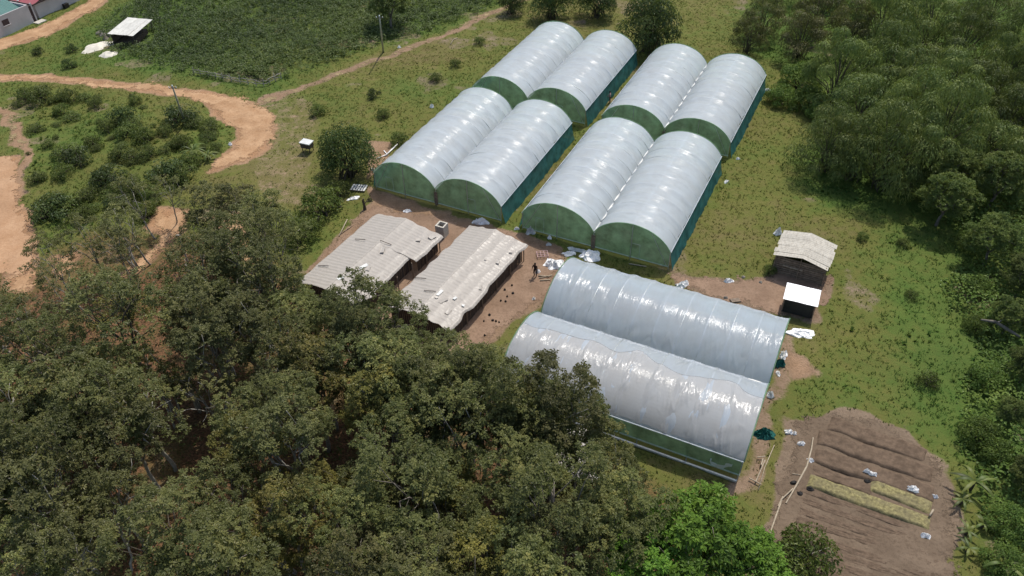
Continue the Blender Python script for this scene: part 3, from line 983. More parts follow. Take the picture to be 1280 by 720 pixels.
def long_shed(label, corner, along, across, W, L, zE, zR, seed, ridge=.5, notch=0.0):
    """corner = far left corner of the roof; along points towards the camera"""
    c = corner + across * W / 2 + along * L / 2
    rz = math.atan2(across[1], across[0])
    root = thing('long_shed', label, 'shed', (c[0], c[1], 0), rz, 'long low sheds roofed with pale sheets')
    rx = -W / 2 + W * ridge
    rf = film_roof(W, L, zE, zR, rx, seed, notch).build('roof', 'old_film', root, True)
    # ridge strip and scattered bleached patches that lie on the sheets
    rng = random.Random(seed)
    for k in range(11):
        x = rng.uniform(rx + .2, W / 2 - .5); y = rng.uniform(-L / 2 + .5, L / 2 - .5)
        z = zR + (zE - zR) * abs(x - rx) / (W / 2 - rx if x > rx else rx + W / 2) + .09
        MB().box((x, y, z), (rng.uniform(.2, .5), rng.uniform(.2, .9), .02), rz=rng.uniform(-.6, .6), ry=math.atan2(zR - zE, W / 2), jit=.05).build('patch', 'old_film' if k % 4 else 'grey_plastic', rf)
    for k in range(3):
        x = rng.uniform(-W / 2 + .4, W / 2 - .4); y = rng.uniform(-L / 2 + .5, L / 2 - .5)
        z = zR + (zE - zR) * abs(x - rx) / (W / 2) + .12
        MB().tube([(x - .6, y - .1, z + (.12 if x > rx else -.12)), (x + .6, y + .1, z - (.12 if x > rx else -.12))], .035, 5).build('batten', 'wood_dark', rf)
    for sx in (-1, 1):
        n = int(L / .22)
        b = MB()
        for i in range(n):
            b.box((sx * (W / 2 - .35 - (notch if sx == 1 and i < n * .68 else 0) + rng.uniform(-.02, .02)), -L / 2 + .3 + (L - .6) * i / n, zE * .47), (.03, .15, zE * .94 + rng.uniform(-.25, .02)), rx=rng.uniform(-.03, .03))
        b.build('side_wall', 'wood_dark', root)
        for i in range(6):
            MB().tube([(sx * (W / 2 - .2), -L / 2 + .3 + (L - .6) * i / 5, -.1), (sx * (W / 2 - .2), -L / 2 + .3 + (L - .6) * i / 5, zE - .03)], .055, 6).build('post', 'wood', root)
    for sy in (-1, 1):
        b = MB()
        n = int(W / .25)
        for i in range(n):
            x = -W / 2 + .4 + (W - .8) * i / n
            zt = zR + (zE - zR) * abs(x - rx) / (W / 2) - .1
            b.box((x, sy * (L / 2 - .3), zt / 2), (.17, .03, zt))
        b.build('end_wall', 'wood_dark', root)
    return root


al = unit(gp([(552, 295)], 2)[0] - gp([(470, 266)], 2)[0])
c1 = gp([(470, 266)], 2.0)[0]; d1 = gp([(552, 295)], 2.0)[0]
alg = unit(np.array([-.505, -.863])); ac = np.array([-alg[1], alg[0]])
long_shed('greyer long low shed with a concrete box at its corner', c1, alg, ac, 8.3, 12.5, 1.95, 2.55, 31, .46, .75)
c2 = gp([(585, 281)], 2.0)[0]; d2 = gp([(655, 309)], 2.0)[0]
ac2, alg2 = ac, alg
long_shed('whiter patched long low shed beside the red brown yard', c2, alg2, ac2, 6.9, 14.0, 1.95, 2.5, 32, .47)

# ------------------------------------------------------------------ wooden shed with corrugated roof
P00 = gp([(979, 288)], 2.3)[0]; P10 = gp([(1046, 306)], 2.2)[0]; P01 = gp([(972, 320)], 2.3)[0]
ax = unit(P10 - P00); ay = np.array([ax[1], -ax[0]])
Wd = float(np.linalg.norm(P10 - P00)); Ld = float(np.linalg.norm(P01 - P00))
c = P00 + ax * Wd / 2 + ay * Ld / 2
sh = thing('wooden_shed', 'small brown timber shed with a weathered corrugated roof in the grass', 'shed', (c[0], c[1], 0), math.atan2(ax[1], ax[0]))


def corr_roof(W, L, zE1, zR, zE2, rx, seed, sheets=6, amp=.03, per=.16):
    rng = random.Random(seed)
    mb = MB()
    for side, xe, ze in ((-1, -W / 2, zE1), (1, W / 2, zE2)):
        for k in range(sheets):
            y0 = -L / 2 + L * k / sheets; y1 = y0 + L / sheets + .06
            dx = rng.uniform(-.12, .1); t = rng.uniform(.6, 1); dz = rng.uniform(0, .02) + .015 * (k % 2)
            n = 12
            P = np.zeros((6, n, 3))
            for i in range(6):
                f = i / 5
                for j in range(n):
                    y = y0 + (y1 - y0) * j / (n - 1)
                    P[i, j] = (rx + (xe + side * (.0 + dx) - rx) * f, y, zR + (ze - zR) * f + dz + amp * math.sin(y / per * 2 * math.pi) * .5)
            mb.grid(P, t)
    return mb


corr_roof(Wd, Ld, 2.3, 2.75, 2.1, .1, 5, 7).build('roof', 'asbestos', sh)
rng = random.Random(3)
for nm, fy in (('front_wall', -1), ('back_wall', 1)):
    b = MB()
    for i in range(9):
        b.box((rng.uniform(-.05, .05), fy * (Ld / 2 - .35), .12 + i * .235), (Wd - .5 + rng.uniform(-.1, .1), .03, .19), ry=rng.uniform(-.012, .012))
    b.build(nm, 'wood', sh)
for nm, fx in (('side_wall', -1), ('side_wall', 1)):
    b = MB()
    for i in range(9):
        b.box((fx * (Wd / 2 - .3), 0, .12 + i * .235), (.03, Ld - .75, .19))
    b.build(nm, 'wood_dark', sh)
for fx in (-1, 0, 1):
    for fy in (-1, 1):
        MB().tube([(fx * (Wd / 2 - .25), fy * (Ld / 2 - .28), -.1), (fx * (Wd / 2 - .25), fy * (Ld / 2 - .28), 2.2 + .45 * (fx == 0))], .05, 6).build('post', 'wood', sh)
MB().box((-.6, -(Ld / 2 - .31), 1.15), (1.9, .05, .14), ry=.02).build('plank', 'wood_pale', sh)

# white roofed hut
P00 = gp([(984, 353)], 2.0)[0]; P10 = gp([(1026, 364)], 1.9)[0]; P01 = gp([(974, 372)], 1.8)[0]
ax = unit(P10 - P00); ay = np.array([ax[1], -ax[0]])
Wd = float(np.linalg.norm(P10 - P00)); Ld = float(np.linalg.norm(P01 - P00))
c = P00 + ax * Wd / 2 + ay * Ld / 2
ht = thing('hut', 'little black walled hut with a bright white lean-to roof', 'hut', (c[0], c[1], 0), math.atan2(ax[1], ax[0]))
b = MB()
for k in range(4):
    P = np.zeros((8, 6, 3))
    for i in range(8):
        for j in range(6):
            x = -Wd / 2 + Wd * (k + i / 7 * 1.03) / 4; y = -Ld / 2 + Ld * j / 5
            P[i, j] = (x, y, 1.9 + .09 * y + .012 * math.sin(x * 30) + .012 * (k % 2) + .03 * (vnoise(x, y, 4) - .5))
    b.grid(P, 1)
b.build('roof', 'white_sheet', ht)
for fy in (-1, 1): MB().box((0, fy * (Ld / 2 - .3), .86), (Wd - .45, .03, 1.66 + .1 * fy)).build('wall', 'black_film', ht)
for fx in (-1, 1): MB().box((fx * (Wd / 2 - .22), 0, .84), (.03, Ld - .64, 1.62)).build('wall', 'black_film', ht)
for fx in (-1, 1):
    for fy in (-1, 1):
        MB().tube([(fx * (Wd / 2 - .16), fy * (Ld / 2 - .24), -.1), (fx * (Wd / 2 - .16), fy * (Ld / 2 - .24), 1.84 + .09 * fy * Ld / 2)], .045, 6).build('post', 'wood', ht)
MB().tube([(-Wd / 2 + .3, -(Ld / 2 - .33), .65), (Wd / 2 - .3, -(Ld / 2 - .33), .6)], .03, 5).build('rail', 'wood', ht)

# shed hidden beneath the plantation edge
P0 = gp([(716, 566)], 1.8)[0]
hs = thing('shack', 'low shack of whitish old sheets half hidden under the trees', 'shed', (P0[0], P0[1], 0), YAW + .35)
sheet_roof(-1.6, 1.6, 4.6, 1.7, 2.0, 77, 0, 1.6, .8, .2).build('roof', 'old_sheet', hs)
for fx in (-1, 1):
    MB().box((fx * 1.3, 0, .8), (.04, 4, 1.55)).build('wall', 'wood_dark', hs)
    for fy in (-1, 1): MB().tube([(fx * 1.4, fy * 2.0, -.1), (fx * 1.4, fy * 2.0, 1.68)], .05, 6).build('post', 'wood', hs)
for k, (px, py, s_) in enumerate([(736, 606, .9), (742, 614, .6), (668, 566, 1.2)]): pass

# ------------------------------------------------------------------ houses at the upper left
cor = g(48, 26)[:2]; rgt = g(84, 10)[:2]; lef = g(0, 47)[:2]
fdir = unit(g(43, 28)[:2] - lef)                 # along the lower grey wall
rdir = unit(rgt - cor)
h1 = thing('house', 'grey walled house with a blue green sheet roof in the far upper left corner', 'house', (*(g(43, 28)[:2]), 0), math.atan2(fdir[1], fdir[0]))
Lw = 14.0; Dp = 5.0; Hh = 2.9
# local: x along wall (negative = to the left), y away from camera
b = MB()
b.box((-Lw / 2, .1, Hh / 2 - .1), (Lw, .2, Hh + .2)).build('front_wall', 'wall_grey', h1)
MB().box((-.1, Dp / 2 + .1, Hh / 2 - .1), (.2, Dp - .2, Hh + .2)).build('side_wall', 'wall_grey', h1)
MB().box((-Lw + .1, Dp / 2 + .1, Hh / 2 - .1), (.2, Dp - .2, Hh + .2)).build('side_wall', 'wall_grey', h1)
mb = MB()
for k in range(14):
    P = np.zeros((9, 5, 3))
    for i in range(9):
        for j in range(5):
            x = -Lw - .1 + (Lw + .1) * (k + i / 8) / 14 - (.0 if k < 13 else .1 * (i / 8)); y = 1.1 + (Dp - .9) * j / 4
            P[i, j] = (x, y, Hh - .55 + .22 * (y - 1.1) + .02 * math.sin(x * 20))
    mb.grid(P, random.uniform(.7, 1))
mb.build('roof', 'green_roof', h1)
MB().box((-Lw / 2, 1.05, Hh - .6), (Lw - .3, .12, .12)).build('eave_board', 'trim', h1)
dr = MB().box((.32, .25, 1.25), (.5, .08, 2.5)).build('door', 'trim', h1)
MB().box((.14, .16, .95), (.05, .1, .12)).build('handle', 'steel', dr)
MB().box((.68, .2, 1.4), (.2, .24, 3.0)).build('gate_post', 'wall_grey', h1)
MB().box((.5, -.75, .04), (1.7, 1.2, .16)).build('door_step', 'concrete', h1)
wb = MB().box((-4.6, -.03, 1.75), (1.1, .08, .9)).build('window', 'trim', h1)
MB().box((-4.6, -.09, 1.28), (1.3, .16, .07)).build('sill', 'wall_grey', wb)
h2 = thing('house', 'grey walled house with a pinkish red sheet roof behind its green roofed neighbour', 'house', (*(cor + np.array([-.15, .9])), 0), math.atan2(rdir[1], rdir[0]))
# local: x along the right wall (away), y to the left
MB().box((4.2, .1, 1.2), (8.4, .2, 2.5)).build('side_wall', 'wall_grey', h2)
MB().box((.1, 5.2, 1.2), (.2, 10, 2.5)).build('front_wall', 'wall_grey', h2)
MB().box((8.3, 5.2, 1.2), (.2, 10, 2.5)).build('back_wall', 'wall_grey', h2)
mb = MB()
for k in range(12):
    for sd in (0, 1):
        P = np.zeros((5, 9, 3))
        for i in range(5):
            for j in range(9):
                y = -.35 + 10.7 * (k + j / 8) / 12; x = (-.4 + 4.6 * i / 4) if sd == 0 else (8.8 - 4.6 * i / 4)
                P[i, j] = (x, y, 2.5 + 1.1 * i / 4 + .02 * math.sin(y * 20))
        mb.grid(P, random.uniform(.75, 1))
rf2 = mb.build('roof', 'red_roof', h2)
MB().box((1.9, 3.4, 3.16), (4.4, .5, .05), ry=-math.atan2(1.1, 4.6)).build('roof_light', 'white_plastic', rf2)
MB().box((-.45, 5.0, 2.42), (.14, 10.6, .22)).build('gutter', 'trim', h2)
MB().box((4.2, -.38, 2.5), (9.1, .1, .2)).build('verge_board', 'trim', h2)
MB().box((5.2, -.35, .35), (.9, .5, .7)).build('planter', 'black', h2)

# open shelter and pale heap by the crop field
q = gp([(139, 38), (164, 18), (186, 27), (160, 45)], 2.1)
c = q.mean(0); e1 = q[1] - q[0]; rz = math.atan2(e1[1], e1[0])
sl_ = thing('open_shelter', 'open shelter with a pale tin roof at the edge of the crop field', 'shelter', (c[0], c[1], gz(c)), rz)
L1 = float(np.linalg.norm(e1)); W1 = float(np.linalg.norm(q[3] - q[0]))
mb = MB()
rng = random.Random(8)
for k in range(5):
    for s_ in range(3):
        P = np.zeros((7, 7, 3)); dz = rng.uniform(0, .05); t = rng.uniform(.6, 1)
        for i in range(7):
            for j in range(7):
                x = -L1 / 2 + L1 * (s_ + i / 6 * 1.04) / 3; y = -W1 / 2 + W1 * (k + j / 6 * 1.04) / 5
                P[i, j] = (x, y, 2.1 + .05 * y + dz + .012 * math.sin(y * 40))
        mb.grid(P, t)
mb.build('roof', 'tin', sl_)
for fx in (-1, 0, 1):
    for fy in (-1, 1): MB().tube([(fx * (L1 / 2 - .3), fy * (W1 / 2 - .3), -.2), (fx * (L1 / 2 - .3), fy * (W1 / 2 - .3), 2.05 + .05 * fy * W1 / 2)], .06, 6).build('post', 'wood_dark', sl_)
MB().box((0, W1 / 2 - .35, 1.0), (L1 - .6, .04, 1.6)).build('back_wall', 'wood_dark', sl_)
MB().box((-.3, 0, .45), (L1 - 1.4, W1 - 1.4, .8), jit=.2).build('stored_crates', 'wood_dark', sl_)


def lump(name, mat, c, r, hgt_, seed, label, cat, group=None, n=28, rz=0.0, flat=1.0, rough=.5):
    """irregular heap with uneven outline"""
    rng = np.random.default_rng(seed)
    P = np.zeros((9, n, 3))
    for i in range(9):
        f = i / 8
        for j in range(n):
            a = 2 * np.pi * (j % (n - 1)) / (n - 1)
            k = 1 + rough * (vnoise(math.cos(a) * 1.6 + 9, math.sin(a) * 1.6 + 9, seed) - .5) * 1.7
            rr = (1 - f) * k
            P[i, j] = (rr * r[0] * math.cos(a), rr * r[1] * math.sin(a), hgt_ * (1 - (1 - f) ** 2.0) * (1 + rough * 1.2 * (vnoise(rr * math.cos(a) * 2.6, rr * math.sin(a) * 2.6, seed + 5) - .5)) - (.06 if i == 0 else 0))
    o = MB().grid(P).build(name, mat, None, True, (c[0], c[1], gz(c)), rz)
    return tag(o, label, cat, group)


lump('earth_heap', 'tarp', g(122, 58), (2.7, 2.0), .5, 4, 'large pale sand coloured heap in the grass below the open shelter', 'heap', rz=.5, rough=.6)
lump('rubble_heap', 'tarp', g(135, 70), (1.2, 1.0), .35, 14, 'smaller greyish heap below the large pale one', 'heap', rough=.9)
for k in range(9):
    p = g(124 + 4.2 * k + random.uniform(-2, 2), 43 + random.uniform(-3, 5) + (k % 3) * 1.5)
    lump('rock', 'stone', p, (random.uniform(.4, .7),) * 2, random.uniform(.4, .8), 60 + k, 'grey stone in the pile beside the open shelter', 'rock', 'stones piled at the open shelter', 14, rough=.8)

# white topped cabinet by the bush tree
p = g(386, 192)
hb = thing('box_on_legs', 'small white topped box on legs left of the round bush tree', 'box', (p[0], p[1], gz(p)), -.35)
MB().box((0, 0, 1.32), (1.4, 1.1, .12), ry=.04).build('lid', 'grey_plastic', hb)
MB().box((0, 0, .95), (1.25, .95, .58)).build('body', 'wood_dark', hb)
for fx in (-1, 1):
    for fy in (-1, 1): MB().tube([(fx * .5, fy * .38, -.1), (fx * .5, fy * .38, .68)], .05, 6).build('leg', 'wood_dark', hb)


# utility poles
def pole(label, base, top, zt, loc_cat='pole'):
    b_ = g(*base); t_ = g(*top, zt)
    o = thing('utility_pole', label, 'utility pole', (b_[0], b_[1], gz(b_)))
    d = (t_[0] - b_[0], t_[1] - b_[1], zt)
    MB().tube([(0, 0, -.3), (d[0] * .5, d[1] * .5, d[2] * .5), d], [.15, .12, .09], 8).build('shaft', 'steel', o, True)
    MB().tube([(d[0] - .5, d[1], d[2] - .35), (d[0] + .5, d[1], d[2] - .35)], .045, 6).build('crossarm', 'wood_dark', o)
    for s_ in (-1, 1): MB().tube([(d[0] + .42 * s_, d[1], d[2] - .32), (d[0] + .42 * s_, d[1], d[2] - .12)], [.05, .035], 6).build('insulator', 'white_plastic', o)


pole('slim grey utility pole at the lower edge of the crop field', (479, 64), (474, 19), 7.2)
pole('leaning pale utility pole standing in the scrubby meadow beside the orange road', (232, 156), (216, 110), 7.0)
o = thing('bare_post', 'short pale post standing among the thin trees by the earth path', 'post', (*g(234, 326)[:2], gz(g(234, 326))))
MB().tube([(0, 0, -.2), (.05, 0, 1.7), (.0, .05, 3.3)], [.09, .08, .07], 7).build('shaft', 'bark_pale', o)
MB().box((0, .05, 3.32), (.5, .12, .08)).build('cap_board', 'bark_pale', o)

# low stake fence at the corner of the crop field
fp = smooth_line(gp([(243, 94), (270, 98), (300, 104), (330, 108), (352, 100)]))
o = thing('stake_fence', 'low fence of grey stakes and poles at the crop field corner', 'fence', (fp[0][0], fp[0][1], 0))
st = 0
for i in range(0, len(fp), 2):
    p = fp[i] - fp[0]
    MB().tube([(p[0], p[1], gz(fp[i]) - .2), (p[0] + random.uniform(-.15, .15), p[1], gz(fp[i]) + random.uniform(.8, 1.3))], .06, 5).build('stake', 'bark_pale', o)
for zz in (.4, .8):
    MB().tube([(p[0] - fp[0][0], p[1] - fp[0][1], gz(p) + zz + random.uniform(-.12, .12)) for p in fp], .045, 5).build('rail', 'bark_pale', o)

# ------------------------------------------------------------------ vegetable plot
def bed(name, label, mat, a, b_, wdt, hh, seed, group, zt=1.0):
    a = g(*a)[:2]; b_ = g(*b_)[:2]
    L = float(np.linalg.norm(b_ - a)); c = (a + b_) / 2
    n = int(L / .12); m_ = 15
    P = np.zeros((n, m_, 3))
    for i in range(n):
        for j in range(m_):
            x = -L / 2 + L * i / (n - 1); f = j / (m_ - 1) * 2 - 1
            e = min(1, min(i, n - 1 - i) / 3)
            ed = 1 + .14 * (vnoise(x * 1.2, f + 3, seed) - .5)
            zz = hh * max(0, 1 - abs(f) ** 10) * (e ** .5) + .07 * (vnoise(x * 3, f * 3, seed) - .5) + .05 * (vnoise(x * 9, f * 8, seed + 2) - .5)
            P[i, j] = (x, f * wdt / 2 * ed, max(zz, -.05) - .02)
    o = MB().grid(P, None).build(name, mat, None, True, (c[0], c[1], gz(c) + .03), math.atan2(*(b_ - a)[::-1]))
    me = o.data
    me.attributes['tint'].data.foreach_set('value', (vnoise(P[:, :, 0] * 3, P[:, :, 1] * 4, seed + 9)).ravel().astype(np.float32))
    return tag(o, label, 'garden bed', group)


G_ = 'raised beds in the vegetable plot'
bed('garden_bed', 'bare raised bed uppermost in the vegetable plot', 'bed_soil', (1036, 528), (1158, 571), 1.65, .24, 1, G_)
bed('garden_bed', 'bare raised bed second from the top of the vegetable plot', 'bed_soil', (1022, 546), (1166, 595), 1.7, .25, 2, G_)
bed('garden_bed', 'bare raised bed third from the top of the vegetable plot', 'bed_soil', (1018, 569), (1168, 619), 1.6, .23, 3, G_)
bed('garden_bed', 'bare half of the raised bed between the straw mulched strips and the upper beds', 'bed_soil', (1012, 586), (1092, 614), 1.05, .2, 4, G_)
bed('garden_bed', 'short straw mulched bed beside a white bag', 'straw', (1088, 606), (1164, 636), 1.2, .2, 5, G_)
bed('garden_bed', 'long straw mulched bed across the vegetable plot, lowest of the raised ones', 'straw', (1009, 600), (1163, 656), 1.25, .22, 6, G_)
# flat tilled furrows in the lower part
fur = []
for k in range(13):
    bed('furrow_ridge', 'low ridge of tilled soil in the bare lower half of the plot', 'bed_soil', (998 - 3.4 * k + random.uniform(-4, 8), 612 + 12 * k + random.uniform(-2, 2)), (1176 + (4 if k < 4 else 0) - random.uniform(0, 14), 672 + 12.5 * k + random.uniform(-2, 2)), .6, .055, 20 + k, 'low tilled ridges in the lower plot')

# ------------------------------------------------------------------ loose things on the ground
def stick(name, label, pts, rad, mat='wood_pale', cat='stick', z=.08, group=None):
    W_ = [g(*p) for p in pts]
    W_ = [np.array([p[0], p[1], gz(p) + z]) for p in W_]
    b0 = W_[0].copy()
    o = MB().tube([p - b0 for p in W_], rad, 6).build(name, mat, None, True, tuple(b0))
    return tag(o, label, cat, group)


p_ = thing('long_branch', 'long bent pale branch with a side fork lying along the plot edge', 'branch', (*g(1016, 548)[:2], .08))
b0 = g(1016, 548)
def rel(pts, z=.08): return [(g(*p)[0] - b0[0], g(*p)[1] - b0[1], z - .08 + .03) for p in pts]
MB().tube(rel([(1016, 548), (1014, 562), (1008, 584), (996, 606), (982, 630)]), [.05, .06, .07, .07, .05], 6).build('stem', 'wood_pale', p_)
MB().tube(rel([(978, 622), (970, 645), (962, 668)]), [.06, .07, .05], 6).build('stem', 'wood_pale', p_)
MB().tube(rel([(991, 612), (976, 626), (972, 634)], .14), [.05, .05, .03], 6).build('side_branch', 'wood_pale', p_)
MB().tube(rel([(990, 593), (1002, 595)]), .03, 5).build('twig', 'wood_pale', p_)
lad = thing('stick_frame', 'crooked pale frame of poles lying beside the teal net end wall', 'pole frame', (*g(952, 585)[:2], .06))
b0 = g(952, 585)
MB().tube(rel([(944, 604), (956, 576)]), .05, 6).build('pole', 'wood_pale', lad)
MB().tube(rel([(936, 599), (951, 607)], .14), .05, 6).build('pole', 'wood_pale', lad)
MB().tube(rel([(946, 573), (956, 572)], .14), .05, 6).build('pole', 'wood_pale', lad)
MB().tube(rel([(953, 575), (951, 583)], .16), .06, 6).build('pole', 'wood_pale', lad)
stick('pole', 'thin straight pole lying in the dry grass between the frame and the plot', [(968, 556), (956, 584), (948, 612)], .035)
stick('pole', 'white pipe leaning on the red earth by the film greenhouse corner', [(482, 196), (497, 182)], .09, 'white_plastic', 'pipe', .12)
stick('pole', 'white pipe crossing the earth just beside the bush tree', [(471, 200), (484, 194), (480, 189)], .06, 'white_plastic', 'pipe', .1)
for k, (a, b_) in enumerate([((674, 349), (690, 345)), ((675, 352), (688, 351)), ((673, 346), (687, 347))]):
    stick('plank', 'pale plank lying in the yard near the crosswise greenhouse', [a, b_], .06, 'wood_pale', 'plank', .06 + .03 * k, 'pale planks by the crosswise greenhouse')
stick('plank', 'grey plank leaning out of the grass left of the greyer long shed', [(424, 296), (434, 275)], .06, 'wood_pale', 'plank', .1)
stick('plank', 'grey brown plank at the foot of the grass bank left of the greyer long shed', [(426, 293), (440, 282)], .05, 'wood', 'plank', .06)
stick('plank', 'pale plank lying in the shade before the right front greenhouse', [(786, 330), (808, 334)], .06, 'wood_pale', 'plank', .08)
stick('ring', 'curved pale hose lying in the grass near the footpath', [(563, 55), (567, 49), (572, 47)], .06, 'wood_pale', 'hose', .08)


def crumple(name, label, px, sz, mat, hh, seed, cat='plastic sheet', group=None, rz=0.0):
    """crumpled sheet or sack lying on the ground"""
    p = g(*px)
    n = 31; m_ = 25
    P = np.zeros((n, m_, 3))
    for i in range(n):
        for j in range(m_):
            u, v = i / (n - 1) * 2 - 1, j / (m_ - 1) * 2 - 1
            k = 1 + .9 * (vnoise(u * 1.6 + 5, v * 1.6 + 5, seed) - .5)
            r_ = max(abs(u), abs(v)) / (math.hypot(u, v) + 1e-6) if (u or v) else 1
            x = u * (.55 + .45 * r_) * k * sz[0] / 2; y = v * (.55 + .45 * r_) * (1 + .9 * (vnoise(v * 1.7, u * 1.7, seed + 3) - .5)) * sz[1] / 2
            d = max(abs(u), abs(v))
            P[i, j] = (x, y, .03 + .62 * hh * (1 - d ** 2.2) * (.35 + 1.3 * vnoise(u * 2.5, v * 2.5, seed + 7)) + hh * (.7 * (1 - abs(2 * vnoise(u * 3.5 + v, v * 3 - u, seed + 8) - 1)) ** 3 - .25 + .25 * vnoise(u * 9, v * 9, seed + 9)) * (1 - d ** 3))
    P[[0, -1], :, 2] = 0; P[:, [0, -1], 2] = 0
    o = MB().grid(P).build(name, mat, None, False, (p[0], p[1], gz(p) + .02), rz)
    return tag(o, label, cat, group)


crumple('film_bundle', 'big tangle of white film before the gap of the right front greenhouse', (738, 320), (2.0, 1.6), 'white_plastic', .5, 1)
crumple('film_strip', 'thin pale film strip trailing in front of the right front greenhouse', (724, 313), (2.2, .6), 'grey_plastic', .2, 2, rz=-.35)
crumple('film_bundle', 'small loop of white film left of the big tangle', (712, 317), (1.3, .7), 'white_plastic', .25, 3, rz=.2)
crumple('film_bundle', 'heap of white film at the upper left corner of the crosswise greenhouse', (694, 332), (2.0, 1.5), 'white_plastic', .6, 4)
crumple('sack', 'pale sack at the left corner of the right front greenhouse', (663, 291), (.9, .8), 'grey_plastic', .6, 5, 'sack')
crumple('sack', 'pale bag in the shade before the right front greenhouse, left of the tangle', (687, 299), (.45, .35), 'white_plastic', .3, 6, 'sack')
crumple('sack', 'flat pale bag beside the planks in the shaded yard', (686, 307), (.55, .35), 'grey_plastic', .2, 7, 'sack')
crumple('film_bundle', 'rounded white film bundle above the far edge of the crosswise greenhouse', (853, 357), (1.5, .8), 'white_plastic', .45, 8, rz=.4)
crumple('sack', 'lone white bag on the bare path right of the film bundle', (911, 352), (.85, .45), 'white_plastic', .3, 9, 'sack')
crumple('film_sheet', 'spread white film sheet on the grass below the white roofed hut', (1003, 417), (2.1, 1.1), 'white_plastic', .25, 10, rz=-.2)
crumple('sack', 'pinkish white sack against the right end of the crosswise greenhouse', (979, 444), (.6, 1.0), 'white_plastic', .45, 11, 'sack', rz=-.4)
crumple('sack', 'slim white scrap between the teal bundle and the end wall', (973, 467), (.35, .6), 'white_plastic', .2, 12, 'sack')
crumple('sack', 'round white bag midway along the right end of the crosswise greenhouse', (963, 495), (.6, .6), 'white_plastic', .4, 13, 'sack')
crumple('net_bundle', 'crumpled teal net bundle lying beside the end wall near the plot', (955, 543), (1.5, 1.1), 'teal_bundle', .5, 14, 'net bundle')
crumple('net_bundle', 'small teal net heap under the pinkish sack', (974, 456), (.9, .8), 'teal_bundle', .6, 15, 'net bundle')
for k, (px, d) in enumerate([((986, 540), 'pale bag at the upper left of the vegetable plot'), ((993, 542), 'tiny reddish white scrap at the upper left of the plot'), ((1001, 555), 'round white bag on the dark soil left of the beds'), ((1013, 576), 'white bag lying on the long branch')]):
    crumple('sack', d, px, (.55, .45) if k != 1 else (.35, .3), 'white_plastic', .25, 30 + k, 'sack')
for k, (px, d, s_) in enumerate([((1082, 592), 'left white bag of the pair on the third bed', .5), ((1089, 595), 'right white bag of the pair on the third bed', .6), ((1139, 614), 'long white bag lying between the beds', .75), ((1168, 621), 'bluish white bag at the right end of the beds', .5), ((1157, 671), 'white bag on the bare soil below the straw beds', .7)]):
    p = crumple('sack', d, px, (s_, s_ * .55), 'white_plastic', .26, 40 + k, 'sack', rz=-.4)
    p.location.z += .22 if k < 3 else 0
stick('stake', 'pale short stake at the right end of the long straw bed', [(1160, 648), (1165, 640)], .07, 'wood_pale', 'stake', .3)
crumple('film_bundle', 'pale grey film heap at the top corner of the whitish long shed', (601, 279), (1.6, .9), 'white_plastic', .5, 50)
crumple('sack', 'white scrap on the ground above the greyer long shed', (509, 264), (.9, .45), 'white_plastic', .2, 51, 'sack')
crumple('sack', 'long white scrap in the grass below the bush tree', (441, 248), (1.4, .5), 'white_plastic', .2, 52, 'sack', rz=.4)
crumple('sack', 'pale yellowish sack on the path corner by the grass bank', (462, 251), (.8, .5), 'straw', .3, 53, 'sack')
crumple('sack', 'white scrap beside the corner of the left front greenhouse', (466, 214), (.5, .35), 'white_plastic', .3, 54, 'sack')
crumple('sack', 'white scrap in the grass left of the left front greenhouse', (540, 134), (.55, .45), 'white_plastic', .35, 55, 'sack')
crumple('sack', 'white scrap in the meadow near the utility pole and the footpath', (499, 60), (.5, .4), 'white_plastic', .3, 56, 'sack')
crumple('film_bundle', 'white film end sticking out from the back right greenhouse', (958, 114), (1.0, .4), 'white_plastic', .25, 57)
crumple('sack', 'pale scrap in the grass by the right side of the right front greenhouse', (908, 228), (.8, .4), 'white_plastic', .2, 58, 'sack', rz=.9)
crumple('sack', 'small pale scrap in the grass at the back corner of the right front greenhouse', (922, 200), (.45, .3), 'white_plastic', .2, 59, 'sack')
crumple('sack', 'white bucket shaped bag beside the wooden shed roof', (972, 293), (.75, .6), 'white_plastic', .7, 61, 'sack')
crumple('sack', 'white scrap at the gap between the two front greenhouses', (646, 287), (.5, .3), 'white_plastic', .25, 62, 'sack')
crumple('sack', 'white scrap at the road bend', (288, 182), (.45, .35), 'white_plastic', .3, 63, 'sack')
crumple('sack', 'small white scrap on the dirt strip left of the crosswise greenhouse', (667, 374), (.35, .3), 'white_plastic', .2, 64, 'sack')
crumple('film_sheet', 'white rag of film caught between the trees above the shack', (671, 566), (1.1, .5), 'white_plastic', .5, 65, rz=.8)
crumple('film_sheet', 'white scrap of film lying below the shack under the trees', (742, 600), (1.0, .6), 'white_plastic', .3, 66)
for k, (px, d) in enumerate([((919, 376), 'flat brown board on the bare earth left of the white roofed hut'), ((929, 347), 'grey stone on the bare path near the wooden shed'), ((951, 354), 'pale stone closest to the wooden shed'), ((907, 372), 'pale small stone at the film greenhouse edge')]):
    if k: lump('rock', 'stone', g(*px), (.25, .2), .22, 90 + k, d, 'rock', None, 12, rough=.8)
    else:
        p = g(*px); tag(MB().box((0, 0, .1), (.9, .5, .12), jit=.03).build('board', 'wood', None, False, (p[0], p[1], gz(p)), .2), d, 'board')
